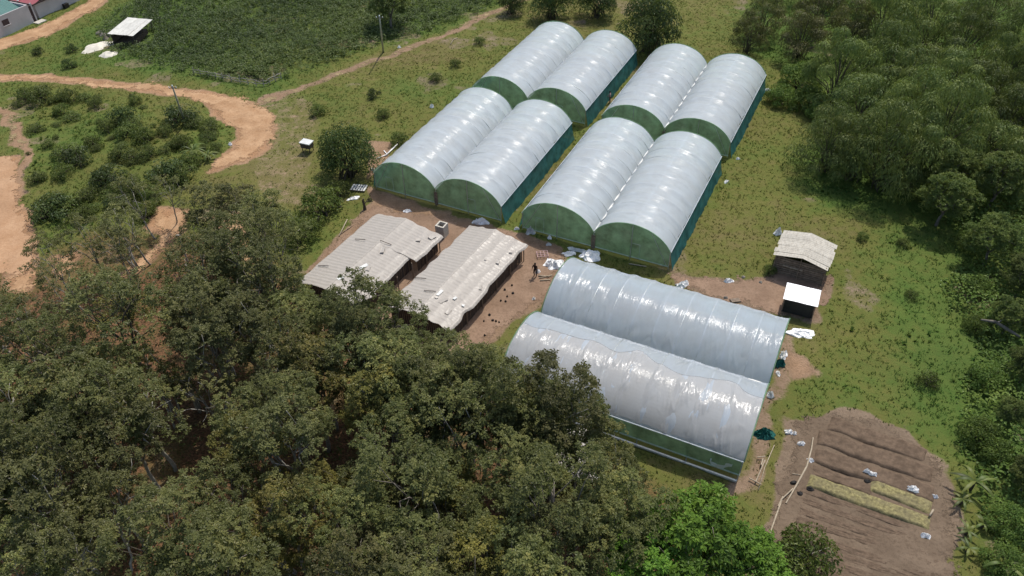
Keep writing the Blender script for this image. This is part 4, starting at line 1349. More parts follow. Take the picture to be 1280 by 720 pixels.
# pallets and box
p = g(449, 236)
pal = thing('pallet', 'grey slatted pallet in the shade of the bush tree', 'pallet', (p[0], p[1], gz(p)), -.2)
for k in range(6): MB().box((-.75 + .3 * k, 0, .22), (.2, 1.2, .04), t=.9).build('slat', 'grey_plastic', pal)
for s_ in (-1, 0, 1): MB().box((0, s_ * .5, .12), (1.7, .1, .14)).build('bearer', 'wood', pal)
p = g(552, 294)
bx = thing('concrete_box', 'open square concrete box at the corner of the greyer long shed', 'box', (p[0] + .1, p[1] - .1, 0), YAW)
for a, b_ in (((0, .42, .75), (1.0, .16, 1.5)), ((0, -.42, .75), (1.0, .16, 1.5)), ((.42, 0, .75), (.16, .68, 1.5)), ((-.42, 0, .75), (.16, .68, 1.5))):
    MB().box(a, b_).build('wall', 'concrete', bx)
MB().box((0, 0, .55), (.68, .68, .9)).build('fill', 'bed_soil', bx)
p = g(678, 320)
gr_ = thing('wire_crate', 'reddish open wire crate on the yard soil', 'crate', (p[0], p[1], gz(p) + .05), .1)
for s_ in range(4):
    MB().tube([(-.55, -.45 + .3 * s_, .2), (.55, -.45 + .3 * s_, .2)], .025, 5).build('bar', 'cloth_pink', gr_)
    MB().tube([(-.55 + .366 * s_, -.45, .2), (-.55 + .366 * s_, .45, .2)], .025, 5).build('bar', 'cloth_pink', gr_)
for fx in (-1, 1):
    for fy in (-1, 1): MB().tube([(fx * .55, fy * .45, -.05), (fx * .55, fy * .45, .22)], .03, 5).build('foot', 'cloth_pink', gr_)
for k, (px, py) in enumerate([(605, 402), (616, 401), (620, 402), (624, 403), (606, 420), (631, 363), (640, 358), (626, 377), (632, 378), (612, 394), (641, 368), (634, 372)]):
    p = g(px, py)
    lump('seedling_bag', 'black', p, (random.uniform(.10, .17),) * 2, .22, 120 + k, 'small black seedling bag on the red brown yard beside the whitish long shed', 'seedling bag', 'black seedling bags on the yard', 10, rough=.4)
for k, (px, py) in enumerate([(1000, 617), (1012, 611), (1084, 602), (1104, 608), (993, 604)]):
    lump('soil_clod', 'black', g(px, py), (.28, .2), .2, 140 + k, 'dark clod of soil at the edge of the straw beds', 'clod', 'dark clods beside the straw beds', 10, rough=.8)


# ------------------------------------------------------------------ people
def person(label, px, rz, top, trousers, seed, arms=(.25, .5)):
    p = g(*px)
    o_ = thing('person', label, 'person', (p[0], p[1], gz(p)), rz)
    joints = {'pel': (0, 0, .92, .13), 'waist': (0, .01, 1.08, .115), 'chest': (0, .02, 1.3, .15), 'neck': (0, .03, 1.46, .055), 'head': (0, .06, 1.56, .085), 'crown': (0, .06, 1.66, .085)}
    ed = [('pel', 'waist'), ('waist', 'chest'), ('chest', 'neck'), ('neck', 'head'), ('head', 'crown')]
    for s_, nm in ((-1, 'l'), (1, 'r')):
        joints.update({nm + 'hip': (s_ * .1, 0, .86, .095), nm + 'knee': (s_ * .12, .06 * s_, .48, .065), nm + 'ank': (s_ * .12, -.04 - .04 * s_, .08, .045), nm + 'toe': (s_ * .14, .13 - .04 * s_, .04, .04),
                       nm + 'sh': (s_ * .19, .02, 1.38, .065), nm + 'elb': (s_ * .27, .08, 1.12, .045), nm + 'wri': (s_ * (.2), .28, 1.0, .033), nm + 'hand': (s_ * .18, .37, .98, .036)})
        ed += [('pel', nm + 'hip'), (nm + 'hip', nm + 'knee'), (nm + 'knee', nm + 'ank'), (nm + 'ank', nm + 'toe'), ('chest', nm + 'sh'), (nm + 'sh', nm + 'elb'), (nm + 'elb', nm + 'wri'), (nm + 'wri', nm + 'hand')]
    ks = list(joints)
    me = bpy.data.meshes.new('body')
    me.from_pydata([joints[k][:3] for k in ks], [(ks.index(a), ks.index(b)) for a, b in ed], [])
    tmp = bpy.data.objects.new('body', me); COL.objects.link(tmp)
    md = tmp.modifiers.new('skin', 'SKIN')
    for i, k in enumerate(ks):
        sv = me.skin_vertices[0].data[i]; sv.radius = (joints[k][3], joints[k][3]); sv.use_root = (k == 'pel')
    sb = tmp.modifiers.new('sub', 'SUBSURF'); sb.levels = 2; sb.render_levels = 2
    dg = bpy.context.evaluated_depsgraph_get()
    m2 = bpy.data.meshes.new_from_object(tmp.evaluated_get(dg))
    bpy.data.objects.remove(tmp)
    for m_ in ('skin', top, trousers): m2.materials.append(M[m_])
    for f in m2.polygons:
        c_ = f.center; f.use_smooth = True
        f.material_index = 2 if .1 < c_.z < .95 and abs(c_.x) < .24 and c_.y < .2 else (1 if .95 <= c_.z < 1.44 and c_.y < .2 else 0)
    link('body', m2, o_)
    V = []; n = 12
    P = np.zeros((7, n, 3))
    for i in range(7):
        th = i / 6 * 1.75
        for j in range(n):
            a = 2 * math.pi * j / (n - 1)
            P[i, j] = (.105 * math.sin(th) * math.cos(a), .05 + .115 * math.sin(th) * math.sin(a), 1.62 + .13 * math.cos(th))
    MB().grid(P).build('hair', 'hair', o_, True)
    return o_


person('person in a pink top and reddish trousers walking between the back greenhouses', (762, 129), 1.2, 'cloth_pink', 'cloth_red', 1)
person('person in dark clothes standing in the yard near the heap of white film', (669, 346), 2.6, 'cloth_brown', 'cloth_dark', 2)
p = g(671, 342)
crumple('sack', 'small pale bag beside the person in dark clothes', (672, 341), (.5, .4), 'white_plastic', .35, 67, 'sack')
o = thing('tree_stump', 'dark charred stump at the path corner below the bush tree', 'stump', (*g(456, 262)[:2], 0))
MB().tube([(0, 0, -.2), (.03, .02, .5), (-.05, .05, 1.1), (.05, .02, 1.45)], [.22, .15, .12, .07], 8).build('stem', 'bark_dark', o)
MB().tube([(.0, .02, .7), (.28, -.05, 1.05)], [.08, .04], 6).build('snag', 'bark_dark', o)

# ------------------------------------------------------------------ trees
for k in range(4): TREES['rub%d' % k] = crown_tree(100 + k, h=10.5 + k * .5, cr=2.6 + .15 * k, nb=17, per=44, L=.20, W=.115, leaf='leaf_rubber', bark=['bark', 'bark_pale', 'bark', 'bark_dark'][k])
TREES['grey0'] = crown_tree(120, h=11, cr=2.7, nb=17, per=44, L=.20, W=.115, leaf='leaf_grey', bark='bark_pale')
TREES['grey1'] = crown_tree(121, h=10.5, cr=2.5, nb=16, per=44, L=.20, W=.115, leaf='leaf_grey')
TREES['olive0'] = crown_tree(122, h=10, cr=2.4, nb=15, per=44, L=.20, W=.115, leaf='leaf_olive')
TREES['olive1'] = crown_tree(123, h=9.5, cr=2.5, nb=15, per=44, L=.20, W=.115, leaf='leaf_olive')
TREES['brown0'] = crown_tree(124, h=10, cr=2.5, nb=15, per=44, L=.20, W=.115, leaf='leaf_brown')
TREES['thin0'] = crown_tree(125, h=8.5, cr=2.1, nb=13, per=24, L=.20, W=.10, k=7, trunk_r=.11, leaf='leaf_grey', bark='bark_pale', fork=.4, br=.8)
TREES['thin1'] = crown_tree(126, h=9.0, cr=2.4, nb=14, per=22, L=.20, W=.10, k=7, trunk_r=.11, leaf='leaf_rubber', bark='bark_pale', fork=.35, br=.8, lean=.25)
TREES['bare0'] = crown_tree(127, h=9.5, cr=2.0, nb=12, per=6, L=.22, W=.09, k=6, trunk_r=.12, leaf='leaf_brown', bark='bark_pale', fork=.5, br=.7, lean=.5)
TREES['bright'] = crown_tree(128, h=8.5, cr=3.3, ch=.40, nb=26, per=46, L=.30, W=.15, k=7, trunk_r=.2, leaf='leaf_bright', br=1.1)
TREES['bush'] = crown_tree(129, h=6.2, cr=3.2, ch=.52, nb=30, per=62, L=.20, W=.09, k=7, trunk_r=.25, leaf='leaf_dark', fork=.22, br=1.1)
TREES['broad'] = crown_tree(130, h=8.5, cr=3.4, ch=.48, nb=28, per=56, L=.30, W=.14, k=7, trunk_r=.25, leaf='leaf_shrub', fork=.3, br=1.2)
for k in range(4): TREES['bam%d' % k] = mound_crown(140 + k, r=3.9 + .3 * k, h=9.5 + .6 * k, n_blob=22, per=400, br=1.5, low=.02, base=.16, down=-.8, qmin=.82)
TREES['bamg'] = mound_crown(150, r=4.0, h=9.8, n_blob=20, per=360, leaf='leaf_grey', br=1.45, low=.04, base=.18, down=-.8, qmin=.82)
TREES['round'] = mound_crown(152, r=2.6, h=5.6, n_blob=22, per=300, L=.24, W=.12, leaf='leaf_dark', br=1.15, down=-.3, base=.2)
TREES['low'] = mound_crown(151, r=3.0, h=3.2, n_blob=22, per=170, L=.3, W=.17, leaf='leaf_vine', br=1.0, down=.1, culms=8, base=.12)
for k in range(3): TREES['shrub%d' % k] = mound_crown(160 + k, r=1.2, h=1.5, n_blob=13, per=95, L=.20, W=.09, leaf=['leaf_shrub', 'leaf_dark', 'leaf_shrub'][k], br=.5, down=-.1, culms=6, base=.15)


def bare_stems(seed, h=8.5, n=5):
    rng = np.random.default_rng(seed)
    mb = MB(); C = []
    for i in range(n):
        a = .5 + rng.normal(0, .5); sp = rng.uniform(.12, .42)
        b_ = np.array([rng.normal(0, .25), rng.normal(0, .25), -.2]); e = np.array([math.cos(a) * h * sp, math.sin(a) * h * sp, h * rng.uniform(.75, 1)])
        p_ = limb(mb, b_, e, .10, .03, rng, 6, .04, 6)
        for j in range(3):
            s_ = p_[rng.integers(2, 5)]; e2 = s_ + np.array([rng.normal(0, .9), rng.normal(0, .9), rng.uniform(.8, 1.8)])
            limb(mb, s_, e2, .04, .012, rng, 4, .08, 5)
            C.append(e2 + rng.normal(0, .25, (9, 3)))
        C.append(e + rng.normal(0, .35, (12, 3)))
    C = np.vstack(C)
    V = whorls(C, rng, 7, .22, .11)
    return mb.mesh('trunk', 'bark_pale', True), mesh_np('crown', V, qfaces(len(V)), 'leaf_rubber', {'tint': np.repeat(rng.uniform(.2, .8, len(V) // 4), 4)})


for k in range(3): TREES['stems%d' % k] = bare_stems(170 + k)


def upright(px, z):
    """xy of a tree whose crown centre (height z) is seen at the pixel"""
    return g(*px, z)[:2]


# --- trees that can be singled out
named = [
    ('bush_tree', 'dense dark green round bush tree standing by itself left of the greenhouses', 'round', (432, 186), 3.2, 1.13),
    ('bright_tree', 'bright green leafy tree at the bottom edge, nearest the vegetable plot', 'bright', (880, 690), 6, 1.12),
    ('bright_tree', 'bright green leafy tree at the bottom edge, left one of the bright trees', 'bright', (826, 716), 5.6, 1.0),
    ('bright_tree', 'bright green leafy tree at the bottom edge, lowest and right beside the dead branches', 'bright', (922, 722), 5.4, .85),
    ('olive_tree', 'small pale yellow green tree crown cut by the bottom edge', 'olive0', (298, 712), 7, .85),
    ('olive_tree', 'yellow olive tree in front of the crosswise greenhouse, closest to the shack', 'olive1', (768, 592), 6.5, .7),
    ('leaning_tree', 'half bare leaning tree with long pale limbs over a dark gap', 'bare0', (246, 440), 7.2, 1.05),
    ('leaning_tree', 'second half bare pale tree beside the dark gap in the plantation', 'bare0', (262, 470), 7.0, .95),
    ('leaning_tree', 'sheaf of bare pale leaning stems in the dark gap of the plantation', 'stems0', (228, 528), .3, .95),
    ('leaning_tree', 'thinner sheaf of pale stems just behind the first in the plantation gap', 'stems1', (250, 512), .3, .85),
    ('leaning_tree', 'pale stems rising from the dark gap at the bottom of the plantation', 'stems2', (366, 712), .3, .8),
    ('leaning_tree', 'curved pale stem in the small dark gap near the lower left corner', 'stems1', (122, 706), .3, .7),
    ('leaning_tree', 'pale forked stems of a thin tree beside the earth path', 'stems2', (172, 336), .3, .8),
    ('thin_tree', 'thin pale stemmed tree at the top edge of the plantation above the earth path', 'thin0', (166, 272), 6, .95),
    ('thin_tree', 'thin tree with several pale stems just left of the earth path', 'thin1', (118, 296), 6, .9),
    ('thin_tree', 'thin tree rising beside the meadow shrubs left of the orange track end', 'thin0', (205, 236), 5.5, .75),
    ('thin_tree', 'greyish thin tree left of the bare earth patch below the meadow', 'thin0', (142, 300), 6, .85),
    ('thin_tree', 'greyish thin tree right below the largest meadow shrubs', 'thin1', (176, 246), 6, .85),
    ('thin_tree', 'thin tree between the earth path and the dark roadside trees', 'thin0', (232, 300), 6.2, .9),
    ('thin_tree', 'thin low tree below the left clearing', 'thin0', (100, 356), 6, .9),
    ('thin_tree', 'thin tree in front of the short earth path', 'thin1', (150, 358), 6.2, .95),
    ('roadside_tree', 'dense dark tree right beside the uppermost plantation tree', 'rub1', (324, 292), 7, .9),
    ('roadside_tree', 'dense dark tree in front of the roadside trees, over the right earth patch', 'rub2', (290, 320), 7, .9),
    ('thin_tree', 'slender tree by the left clearing edge', 'thin1', (76, 322), 6, .85),
    ('roadside_tree', 'dark tree standing right of the orange road end, uppermost of the plantation', 'grey1', (300, 262), 7, .88),
    ('roadside_tree', 'dark green tree between the two bare earth patches', 'rub3', (264, 276), 7, .8),
    ('roadside_tree', 'leafy tree at the grass bank left of the greyer long shed', 'rub1', (346, 306), 7, .85),
    ('palm', 'tall dark tree cut by the top edge in the crop field behind the pole', 'broad', (484, -8), 6, .9),
    ('round_tree', 'rounded tree with dark shade between the two back greenhouses at the top', 'round', (816, 24), 3.2, 1.5),
    ('round_tree', 'small bright round tree on the top edge at the footpath end', 'round', (640, -2), 3.4, .72),
    ('round_tree', 'dark tree on the top edge above the back left greenhouse', 'round', (690, -14), 4.0, 1.15),
    ('round_tree', 'dark round tree on the top edge between back left greenhouse and the big round tree', 'round', (748, -14), 4, 1.1),
]
for nm, lab, key, px, z, s in named:
    if nm == 'palm': nm = 'field_tree'
    place_tree(nm, lab, 'tree', key, upright(px, z * s), s)

# --- the plantation: rows of trees seen as a closed canopy
CANOPY = [(-150, 420), (-40, 380), (40, 372), (90, 352), (150, 356), (210, 330), (300, 300), (340, 335), (392, 385), (440, 400), (500, 425), (545, 450), (592, 480), (632, 496), (684, 500), (724, 530), (746, 578), (776, 622), (784, 664), (770, 700), (768, 730), (800, 860), (-150, 860)]
CANOPY = np.array(CANOPY, float)
HOLES = [(238, 505, 46), (205, 560, 26), (245, 600, 16), (190, 540, 16), (206, 470, 14), (105, 382, 16), (36, 452, 20), (120, 692, 26), (372, 688, 36), (440, 488, 14), (724, 584, 15), (668, 566, 4), (740, 606, 8), (60, 344, 20), (176, 330, 22), (24, 352, 18), (84, 330, 10), (255, 655, 12), (590, 640, 8)]
SUNNY = [((205, 562), 1.0), ((246, 603), .7), ((192, 542), .7), ((205, 472), .7), ((105, 380), .8), ((38, 452), .9), ((60, 344), 1.0), ((176, 330), 1.2), ((24, 352), 1)]
kinds = ['rub0', 'rub1', 'rub2', 'rub3', 'grey0', 'grey1', 'olive0', 'olive1', 'brown0', 'thin1']
wts = [.17, .17, .16, .15, .12, .09, .05, .04, .02, .03]
LAB = {'rub': ('plantation_tree', 'tall dark green leafy tree in the dense plantation at the lower left', 'dark green plantation trees'),
       'gre': ('plantation_tree', 'tall tree with greyish green leaf rosettes in the lower left plantation', 'greyish green plantation trees'),
       'oli': ('plantation_tree', 'tall tree with an olive yellow crown among the darker plantation trees', 'olive yellow plantation trees'),
       'bro': ('plantation_tree', 'tall tree with a sparse brownish crown among the green plantation trees', 'brownish plantation trees'),
       'thi': ('plantation_tree', 'slender thinly leaved pale stemmed tree inside the plantation', 'thin plantation trees')}
rng = np.random.default_rng(5)
ptree = []
for a in np.arange(-62, 30, 3.25):
    for b in np.arange(14, 84, 3.1):
        x = a * math.cos(.45) - b * math.sin(.45) * .0 + rng.normal(0, .55); y = b + a * -.35 + rng.normal(0, .55)
        z = 8.3
        q = proj([x, y, z])
        if not inside(CANOPY, np.array([q[0]]), np.array([q[1]]))[0] or q[0] < -70 or q[1] > 790: continue
        bad = False
        for hx, hy, hr in HOLES:
            m = F_PX / np.linalg.norm(np.array([x, y, z]) - CAM_P)
            dy = q[1] - hy
            if math.hypot(q[0] - hx, dy - min(24, dy) if dy > 0 else dy) < hr + 1.0 * m: bad = True
        for (hx, hy), hr in SUNNY:
            sp = g(hx, hy)[:2] + np.array([tosun.x, tosun.y]) / tosun.z * 7.0
            if math.hypot(x - sp[0], y - sp[1]) < hr + 1.5: bad = True
        c_ = np.array([[x, y]])
        if sdf_poly(CLEARING, c_[:, 0], c_[:, 1])[0] > -1: bad = True
        # keep clear of the long sheds
        for cc_, aa, gg, W_, L_ in ((c1, ac, alg, 8.5, 12.0), (c2, ac2, alg2, 7.2, 13.5)):
            r_ = c_[0] - cc_; u_, v_ = r_ @ aa, r_ @ gg
            if -.6 < u_ < W_ + .6 and -1 < v_ < L_ + 1.2: bad = True
        for gc_, gr, gS, gL in GHS:
            r_ = c_[0] - gc_; u_ = r_[0] * math.cos(gr) + r_[1] * math.sin(gr); v_ = -r_[0] * math.sin(gr) + r_[1] * math.cos(gr)
            if abs(u_) < gS + 2.4 and abs(v_) < gL / 2 + 1.5: bad = True
        if bad: continue
        ptree.append((x, y))
for px, py in [(392, 388), (434, 402), (470, 414), (508, 432), (546, 455), (582, 478), (618, 492), (652, 496), (688, 512), (722, 532), (748, 570), (780, 620), (664, 540), (600, 520), (560, 500), (520, 480), (480, 455), (440, 440), (350, 350), (310, 330), (786, 640), (690, 545), (712, 650), (676, 600)]:
    ptree.append(tuple(g(px, py, 8.3)[:2]))
for x, y in ptree:
    key = rng.choice(kinds, p=wts)
    q = proj([x, y, 8.0])
    if q[0] < 260 and q[1] < 560 and rng.random() < .15: key = ['brown0', 'thin1'][int(rng.integers(0, 2))]
    nm, lab, grp = LAB[key[:3]]
    s = rng.uniform(.82, 1.16)
    place_tree(nm, lab, 'tree', key, (x, y), s, None, grp, s * rng.uniform(.86, 1.04))
print('plantation trees', len(ptree))

# --- bamboo wood and broad trees on the right
wood = [('bam0', 1083, 117, 1.0), ('bam1', 1058, 66, .95), ('bam2', 1044, 160, .8), ('bam0', 1079, 170, .85), ('bam3', 1120, 160, .9), ('bam1', 1155, 172, .9), ('bam2', 1134, 92, 1.0), ('bam3', 1190, 136, .95),
        ('bam0', 1118, 48, .95), ('bamg', 1070, 18, .9), ('bamg', 1008, 28, .9), ('bamg', 940, 30, .55), ('bamg', 958, 6, .75), ('bam1', 1182, 72, 1.0), ('bam2', 1214, 30, .9), ('bam3', 1172, 14, 1.0), ('bam0', 1232, 100, .95),
        ('bam1', 1268, 70, .85), ('bam2', 1156, 124, .95), ('bam0', 1270, 130, .9), ('bam3', 1236, 172, .8), ('bam1', 1110, 4, 1.0), ('bamg', 1030, -8, .9), ('bam2', 1250, -10, .9), ('bam0', 1300, 20, .9), ('bam3', 1200, 100, .9), ('bam1', 1308, 180, .9), ('bam2', 1310, 96, .9), ('bam0', 1150, -30, .9), ('bam1', 1060, -40, .9), ('bamg', 980, -40, .9)]
lo = {'bam': 'tall rounded bamboo clump packed in the dark wood on the right', 'bamg': 'greyish green bamboo clump at the top of the dark wood'}
first = {0: 'big mounded bamboo clump with the pointed dome in the middle of the wood edge', 2: 'bamboo clump at the left front corner of the wood above its dark shade', 4: 'drooping bamboo clump at the front of the wood, over the deepest shade', 11: 'low greyish bamboo clump behind the back right greenhouse, leftmost of the wood', 10: 'grey green drooping bamboo clump at the top, left of the wood, over black shade', 1: 'bamboo clump with an overhanging top just above the bright low shrubs'}
for k, (key, px, py, s) in enumerate(wood):
    if k in first: lab, grp = first[k], 'bamboo clumps of the right hand wood'
    elif key == 'bamg': lab, grp = lo['bamg'], 'greyish bamboo clumps at the top'
    else: lab, grp = lo['bam'], 'rounded bamboo clumps inside the wood'
    sh_ = s * (.82 + .4 * ((k * 7) % 10) / 10)
    place_tree('bamboo_clump', lab, 'bamboo', key, upright((px, py), 7.2 * sh_), sh_, None, grp, s * .98)
broad = [(1188, 200, .8, 'broad leaved tree at the foot of the bamboo wood, right of the deepest shade'), (1188, 238, .72, 'dark broad leaved tree standing lowest at the front corner of the wood'), (1256, 214, .8, 'broad leaved tree on the right edge below the bamboo'),
         (1250, 290, .66, 'broad dark tree above a shady hollow at the right edge'), (1288, 336, .55, 'dark tree cut by the right edge beside the shady hollow'), (1268, 388, .45, 'dark tree between the shady hollow and the fallen grey branch'), (1290, 452, .42, 'dark tree cut by the right edge below the fallen grey branch'),
         (1292, 588, .4, 'small dark tree at the right edge near the banana plants'), (1266, 512, .32, 'low dark leafy tree among the creepers right of the lush grass')]
for px, py, s, lab in broad:
    place_tree('broad_tree', lab, 'tree', 'broad', upright((px, py), 6 * s), s)
low = [(1000, 96, .95, 'low lush shrub mass at the back right corner of the back right greenhouse'), (978, 118, .7, 'low lush shrub beside the side net of the back right greenhouse'), (1012, 122, .8, 'low lush shrub between the greenhouse shrubs and the bamboo'), (1024, 140, .55, 'smallest lush shrub before the bamboo'),
       (1216, 300, 0.54, 'sprawling green shrub under the broad tree at the wood corner'), (1222, 356, 0.48, 'sprawling green shrub left of the shady hollow'), (1224, 404, 0.42, 'sprawling green shrub left of the fallen grey branch'), (1240, 470, 0.54, 'sprawling green shrub below the fallen grey branch'),
       (1228, 540, 0.54, 'sprawling shrub right of the lush grass strip'), (1252, 566, 0.48, 'sprawling shrub above the banana plants'), (1262, 650, 0.51, 'sprawling shrub right of the banana plants'), (1256, 700, 0.48, 'sprawling shrub in the lower right corner')]
for px, py, s, lab in low:
    place_tree('shrub', lab, 'shrub', 'low', upright((px, py), 1.8 * s), s, None, 'sprawling green shrubs')
# --- meadow shrubs
shr = [(95, 192, 1.9, 1), (152, 142, 1.9, 1), (132, 156, 1.2, 0), (226, 142, 2.0, 1), (58, 254, 2.2, 1), (136, 216, 1.9, 1), (180, 172, 1.5, 0), (206, 208, 2.2, 1), (108, 238, 1.3, 0), (186, 192, 1.2, 2), (76, 134, 1.3, 2), (48, 116, 1.8, 0), (30, 116, 1.4, 2), (262, 160, 1.3, 0), (84, 118, 1.4, 0),
       (118, 128, 1.0, 2), (168, 124, 1.0, 0), (150, 190, 1.4, 2), (116, 176, 1.1, 2), (76, 212, 1.3, 2), (98, 262, 1.4, 0), (164, 232, 1.6, 0), (190, 240, 1.2, 2), (60, 178, .9, 0), (42, 160, .9, 2), (228, 178, 1.3, 0), (270, 182, 1.0, 2), (140, 250, 1.4, 1), (178, 262, 1.4, 0), (225, 215, 1.6, 2), (160, 165, 1.3, 2), (205, 165, 1.0, 0)]
for px, py, s, k in shr:
    p = upright((px, py), .7 * s)
    place_tree('shrub', {0: 'mid green shrub in the scrubby meadow left of the road bend', 1: 'large dark rounded shrub in the scrubby meadow left of the road bend', 2: 'low olive green shrub in the scrubby meadow left of the road bend'}[k], 'shrub', 'shrub%d' % k, p, s * random.uniform(.6, .8), None, 'shrubs in the scrubby meadow, kind %d' % (k + 1) if False else {0: 'mid green meadow shrubs', 1: 'large dark meadow shrubs', 2: 'low olive meadow shrubs'}[k], s * random.uniform(.68, .92))
for px, py, s, k in shr:
    for q_ in range(2):
        p = upright((px, py), .5 * s) + np.array([random.uniform(-2.4, 2.4), random.uniform(-2.4, 2.4)])
        kk = random.choice([0, 2])
        f_ = s * random.uniform(.25, .5)
        place_tree('shrub', {0: 'mid green shrub in the scrubby meadow left of the road bend', 2: 'low olive green shrub in the scrubby meadow left of the road bend'}[kk], 'shrub', 'shrub%d' % kk, p, f_, None, {0: 'mid green meadow shrubs', 2: 'low olive meadow shrubs'}[kk], f_ * random.uniform(1.0, 1.6))
lawn = [(467, 120, .75, 1, 'small black green round shrub alone in the grass above the bush tree'), (397, 138, .9, 0, 'bushy shrub beside the road bend, above the bush tree'), (478, 145, .7, 0, 'shrub in the grass right of the bush tree top'), (545, 98, .7, 0, 'small leafy shrub left of the back left greenhouse'),
        (1160, 476, .7, 2, 'lone shrub in the lush grass strip'), (1078, 295, .5, 0, 'shrub in the grass right of the wooden shed, upper one'), (1130, 302, .5, 2, 'small shrub in the grass between shed and wood'), (400, 258, 1.8, 0, 'broad shrub on the grass bank below the shade of the bush tree'), (420, 240, 1.1, 0, 'shrub at the shade edge below the bush tree'),
        (376, 290, 1.6, 0, 'shrub on the grass bank beside the plantation'), (88, 60, .8, 1, 'small dark shrub in the grass left of the pale heap'), (87, 80, .9, 1, 'dark shrub below the pale heap near the orange road'), (45, 62, .7, 1, 'small dark shrub beside the upper road'), (500, 175, .9, 2, 'low shrub beside the white pipes'), (962, 338, .55, 0, 'bright shrub at the left wall of the wooden shed'),
        (1012, 696, 1.7, 2, 'straggly shrub with dead branches at the lower plot edge'), (985, 706, 1.5, 0, 'green shrub between the bright tree and the dead branches'), (570, 80, .7, 2, 'low shrub near the far left corner of the back left greenhouse'), (600, 52, .7, 2, 'low shrub beside the back left greenhouse'), (1140, 370, .5, 2, 'low tuft like shrub at the edge of the lush grass')]
for px, py, s, k, lab in lawn:
    place_tree('shrub', lab, 'shrub', 'shrub%d' % k, upright((px, py), .6 * s), s)


# --- palms and banana plants
def fan_plant(name, label, cat, xy, n, L, W, rise, mat, stem_h, seed):
    rng = np.random.default_rng(seed)
    o = thing(name, label, cat, (xy[0], xy[1], gz(xy)))
    MB().tube([(0, 0, -.2), (.03, 0, stem_h * .5), (0, .03, stem_h)], [.12, .1, .08], 7).build('stem', 'bark_dark', o, True)
    for k in range(n):
        a = 2 * math.pi * k / n + rng.normal(0, .25); l_ = L * rng.uniform(.75, 1.15); up = rise * rng.uniform(.5, 1.3)
        m = 12
        P = np.zeros((m, 3, 3)); d = np.array([math.cos(a), math.sin(a)]); s = np.array([-d[1], d[0]])
        for i in range(m):
            t = i / (m - 1)
            r = l_ * t; z = stem_h + up * l_ * (t - 1.05 * t * t)
            wv = W * math.sin(math.pi * min(1, t * .92 + .06)) ** .7 * (1 + .25 * (rng.random() - .5))
            for j in range(3):
                P[i, j] = (*(d * r + s * wv * (j - 1) / 2), z - abs(j - 1) * wv * .18 + (.0))
        MB().grid(P).build('leaf', mat, o, True)
    return o


for k, (px, py, L, n, st_, lab) in enumerate([(1213, 612, 2.0, 8, 1.1, 'large banana plant with arching pale leaves at the plot corner'), (1200, 630, 1.3, 7, .6, 'small banana plant just below the large one, over dark soil'), (1207, 668, 1.2, 7, .5, 'banana shoot midway down the right edge of the plot'), (1208, 690, 1.2, 6, .5, 'banana shoot lowest at the right edge of the plot'), (1226, 660, 1.1, 6, .5, 'pale banana shoot nearest the lower right creepers'), (1250, 714, 1.9, 6, .9, 'big drooping banana plant cut by the bottom edge')]):
    p = g(px, py)
    fan_plant('banana_plant', lab, 'banana plant', p, n, L * .8, .26 if k in (0, 5) else .2, .9, 'leaf_shrub', st_, 200 + k)
p = g(244, 198)
pl = fan_plant('palm', 'feathery palm like shrub above the orange track in the meadow', 'palm', p, 22, 1.7, .22, 1.1, 'leaf_shrub', .8, 300)
p = g(262, 200); fan_plant('palm', 'smaller feathery palm shrub next to the orange track', 'palm', p, 16, 1.3, .2, 1.1, 'leaf_shrub', .5, 301)
# fallen branches
p = g(1240, 425)
fb = thing('fallen_branch', 'fallen forked grey branch lying on the creepers at the right edge', 'branch', (p[0], p[1], gz(p) + 1.5), -.3)
MB().tube([(-1.4, .5, .2), (-.3, .35, .35), (.5, -.1, .2), (1.6, -.7, 0)], [.09, .15, .16, .1], 7).build('stem', 'bark', fb, True)
MB().tube([(-.2, .33, .3), (.2, .7, .3), (.4, 1.1, .2)], [.08, .05, .02], 6).build('fork', 'bark_pale', fb, True)
p = g(1008, 700)
fb = thing('dead_branches', 'spray of dead grey branches at the lower edge of the plot', 'branch', (p[0], p[1], gz(p) + .5), 0)
rng = np.random.default_rng(12)
for k in range(7):
    a = .25 + .16 * k + rng.normal(0, .1); L = rng.uniform(1.2, 2.6)
    MB().tube([(-1.2, -.5, .1), (-1.2 + .5 * L * math.cos(a), -.5 + .5 * L * math.sin(a), .55), (-1.2 + L * math.cos(a), -.5 + L * math.sin(a), .6 + rng.normal(0, .25))], [.05, .035, .012], 5).build('branch', 'bark_pale', fb, True)

# ------------------------------------------------------------------ uncountable cover
def not_built(x, y):
    ok = np.ones(x.shape, bool)
    for gc_, gr, gS, gL in GHS:
        u_ = (x - gc_[0]) * math.cos(gr) + (y - gc_[1]) * math.sin(gr); v_ = -(x - gc_[0]) * math.sin(gr) + (y - gc_[1]) * math.cos(gr)
        ok &= ~((abs(u_) < gS + .3) & (abs(v_) < gL / 2 + .2))
    for cc_, aa, gg, W_, L_ in ((c1, ac, alg, 8.3, 14.5), (c2, ac2, alg2, 7, 15.5)):
        u_ = (x - cc_[0]) * aa[0] + (y - cc_[1]) * aa[1]; v_ = (x - cc_[0]) * gg[0] + (y - cc_[1]) * gg[1]
        ok &= ~((u_ > -.1) & (u_ < W_ + .1) & (v_ > -.1) & (v_ < L_ + .1))
    ok &= ~((x < -76) & (y > 118) & (sdf_poly(np.array([lef, g(43, 28)[:2], cor, rgt, rgt + np.array([-20, 12]), lef + np.array([-20, 12])]), x, y) > -.3))
    return ok


def visible(x, y, z=0, m=40):
    q = proj(np.stack([x, y, np.zeros_like(x) + z], -1))
    return (q[:, 0] > -m) & (q[:, 0] < 1280 + m) & (q[:, 1] > -m) & (q[:, 1] < 720 + m)


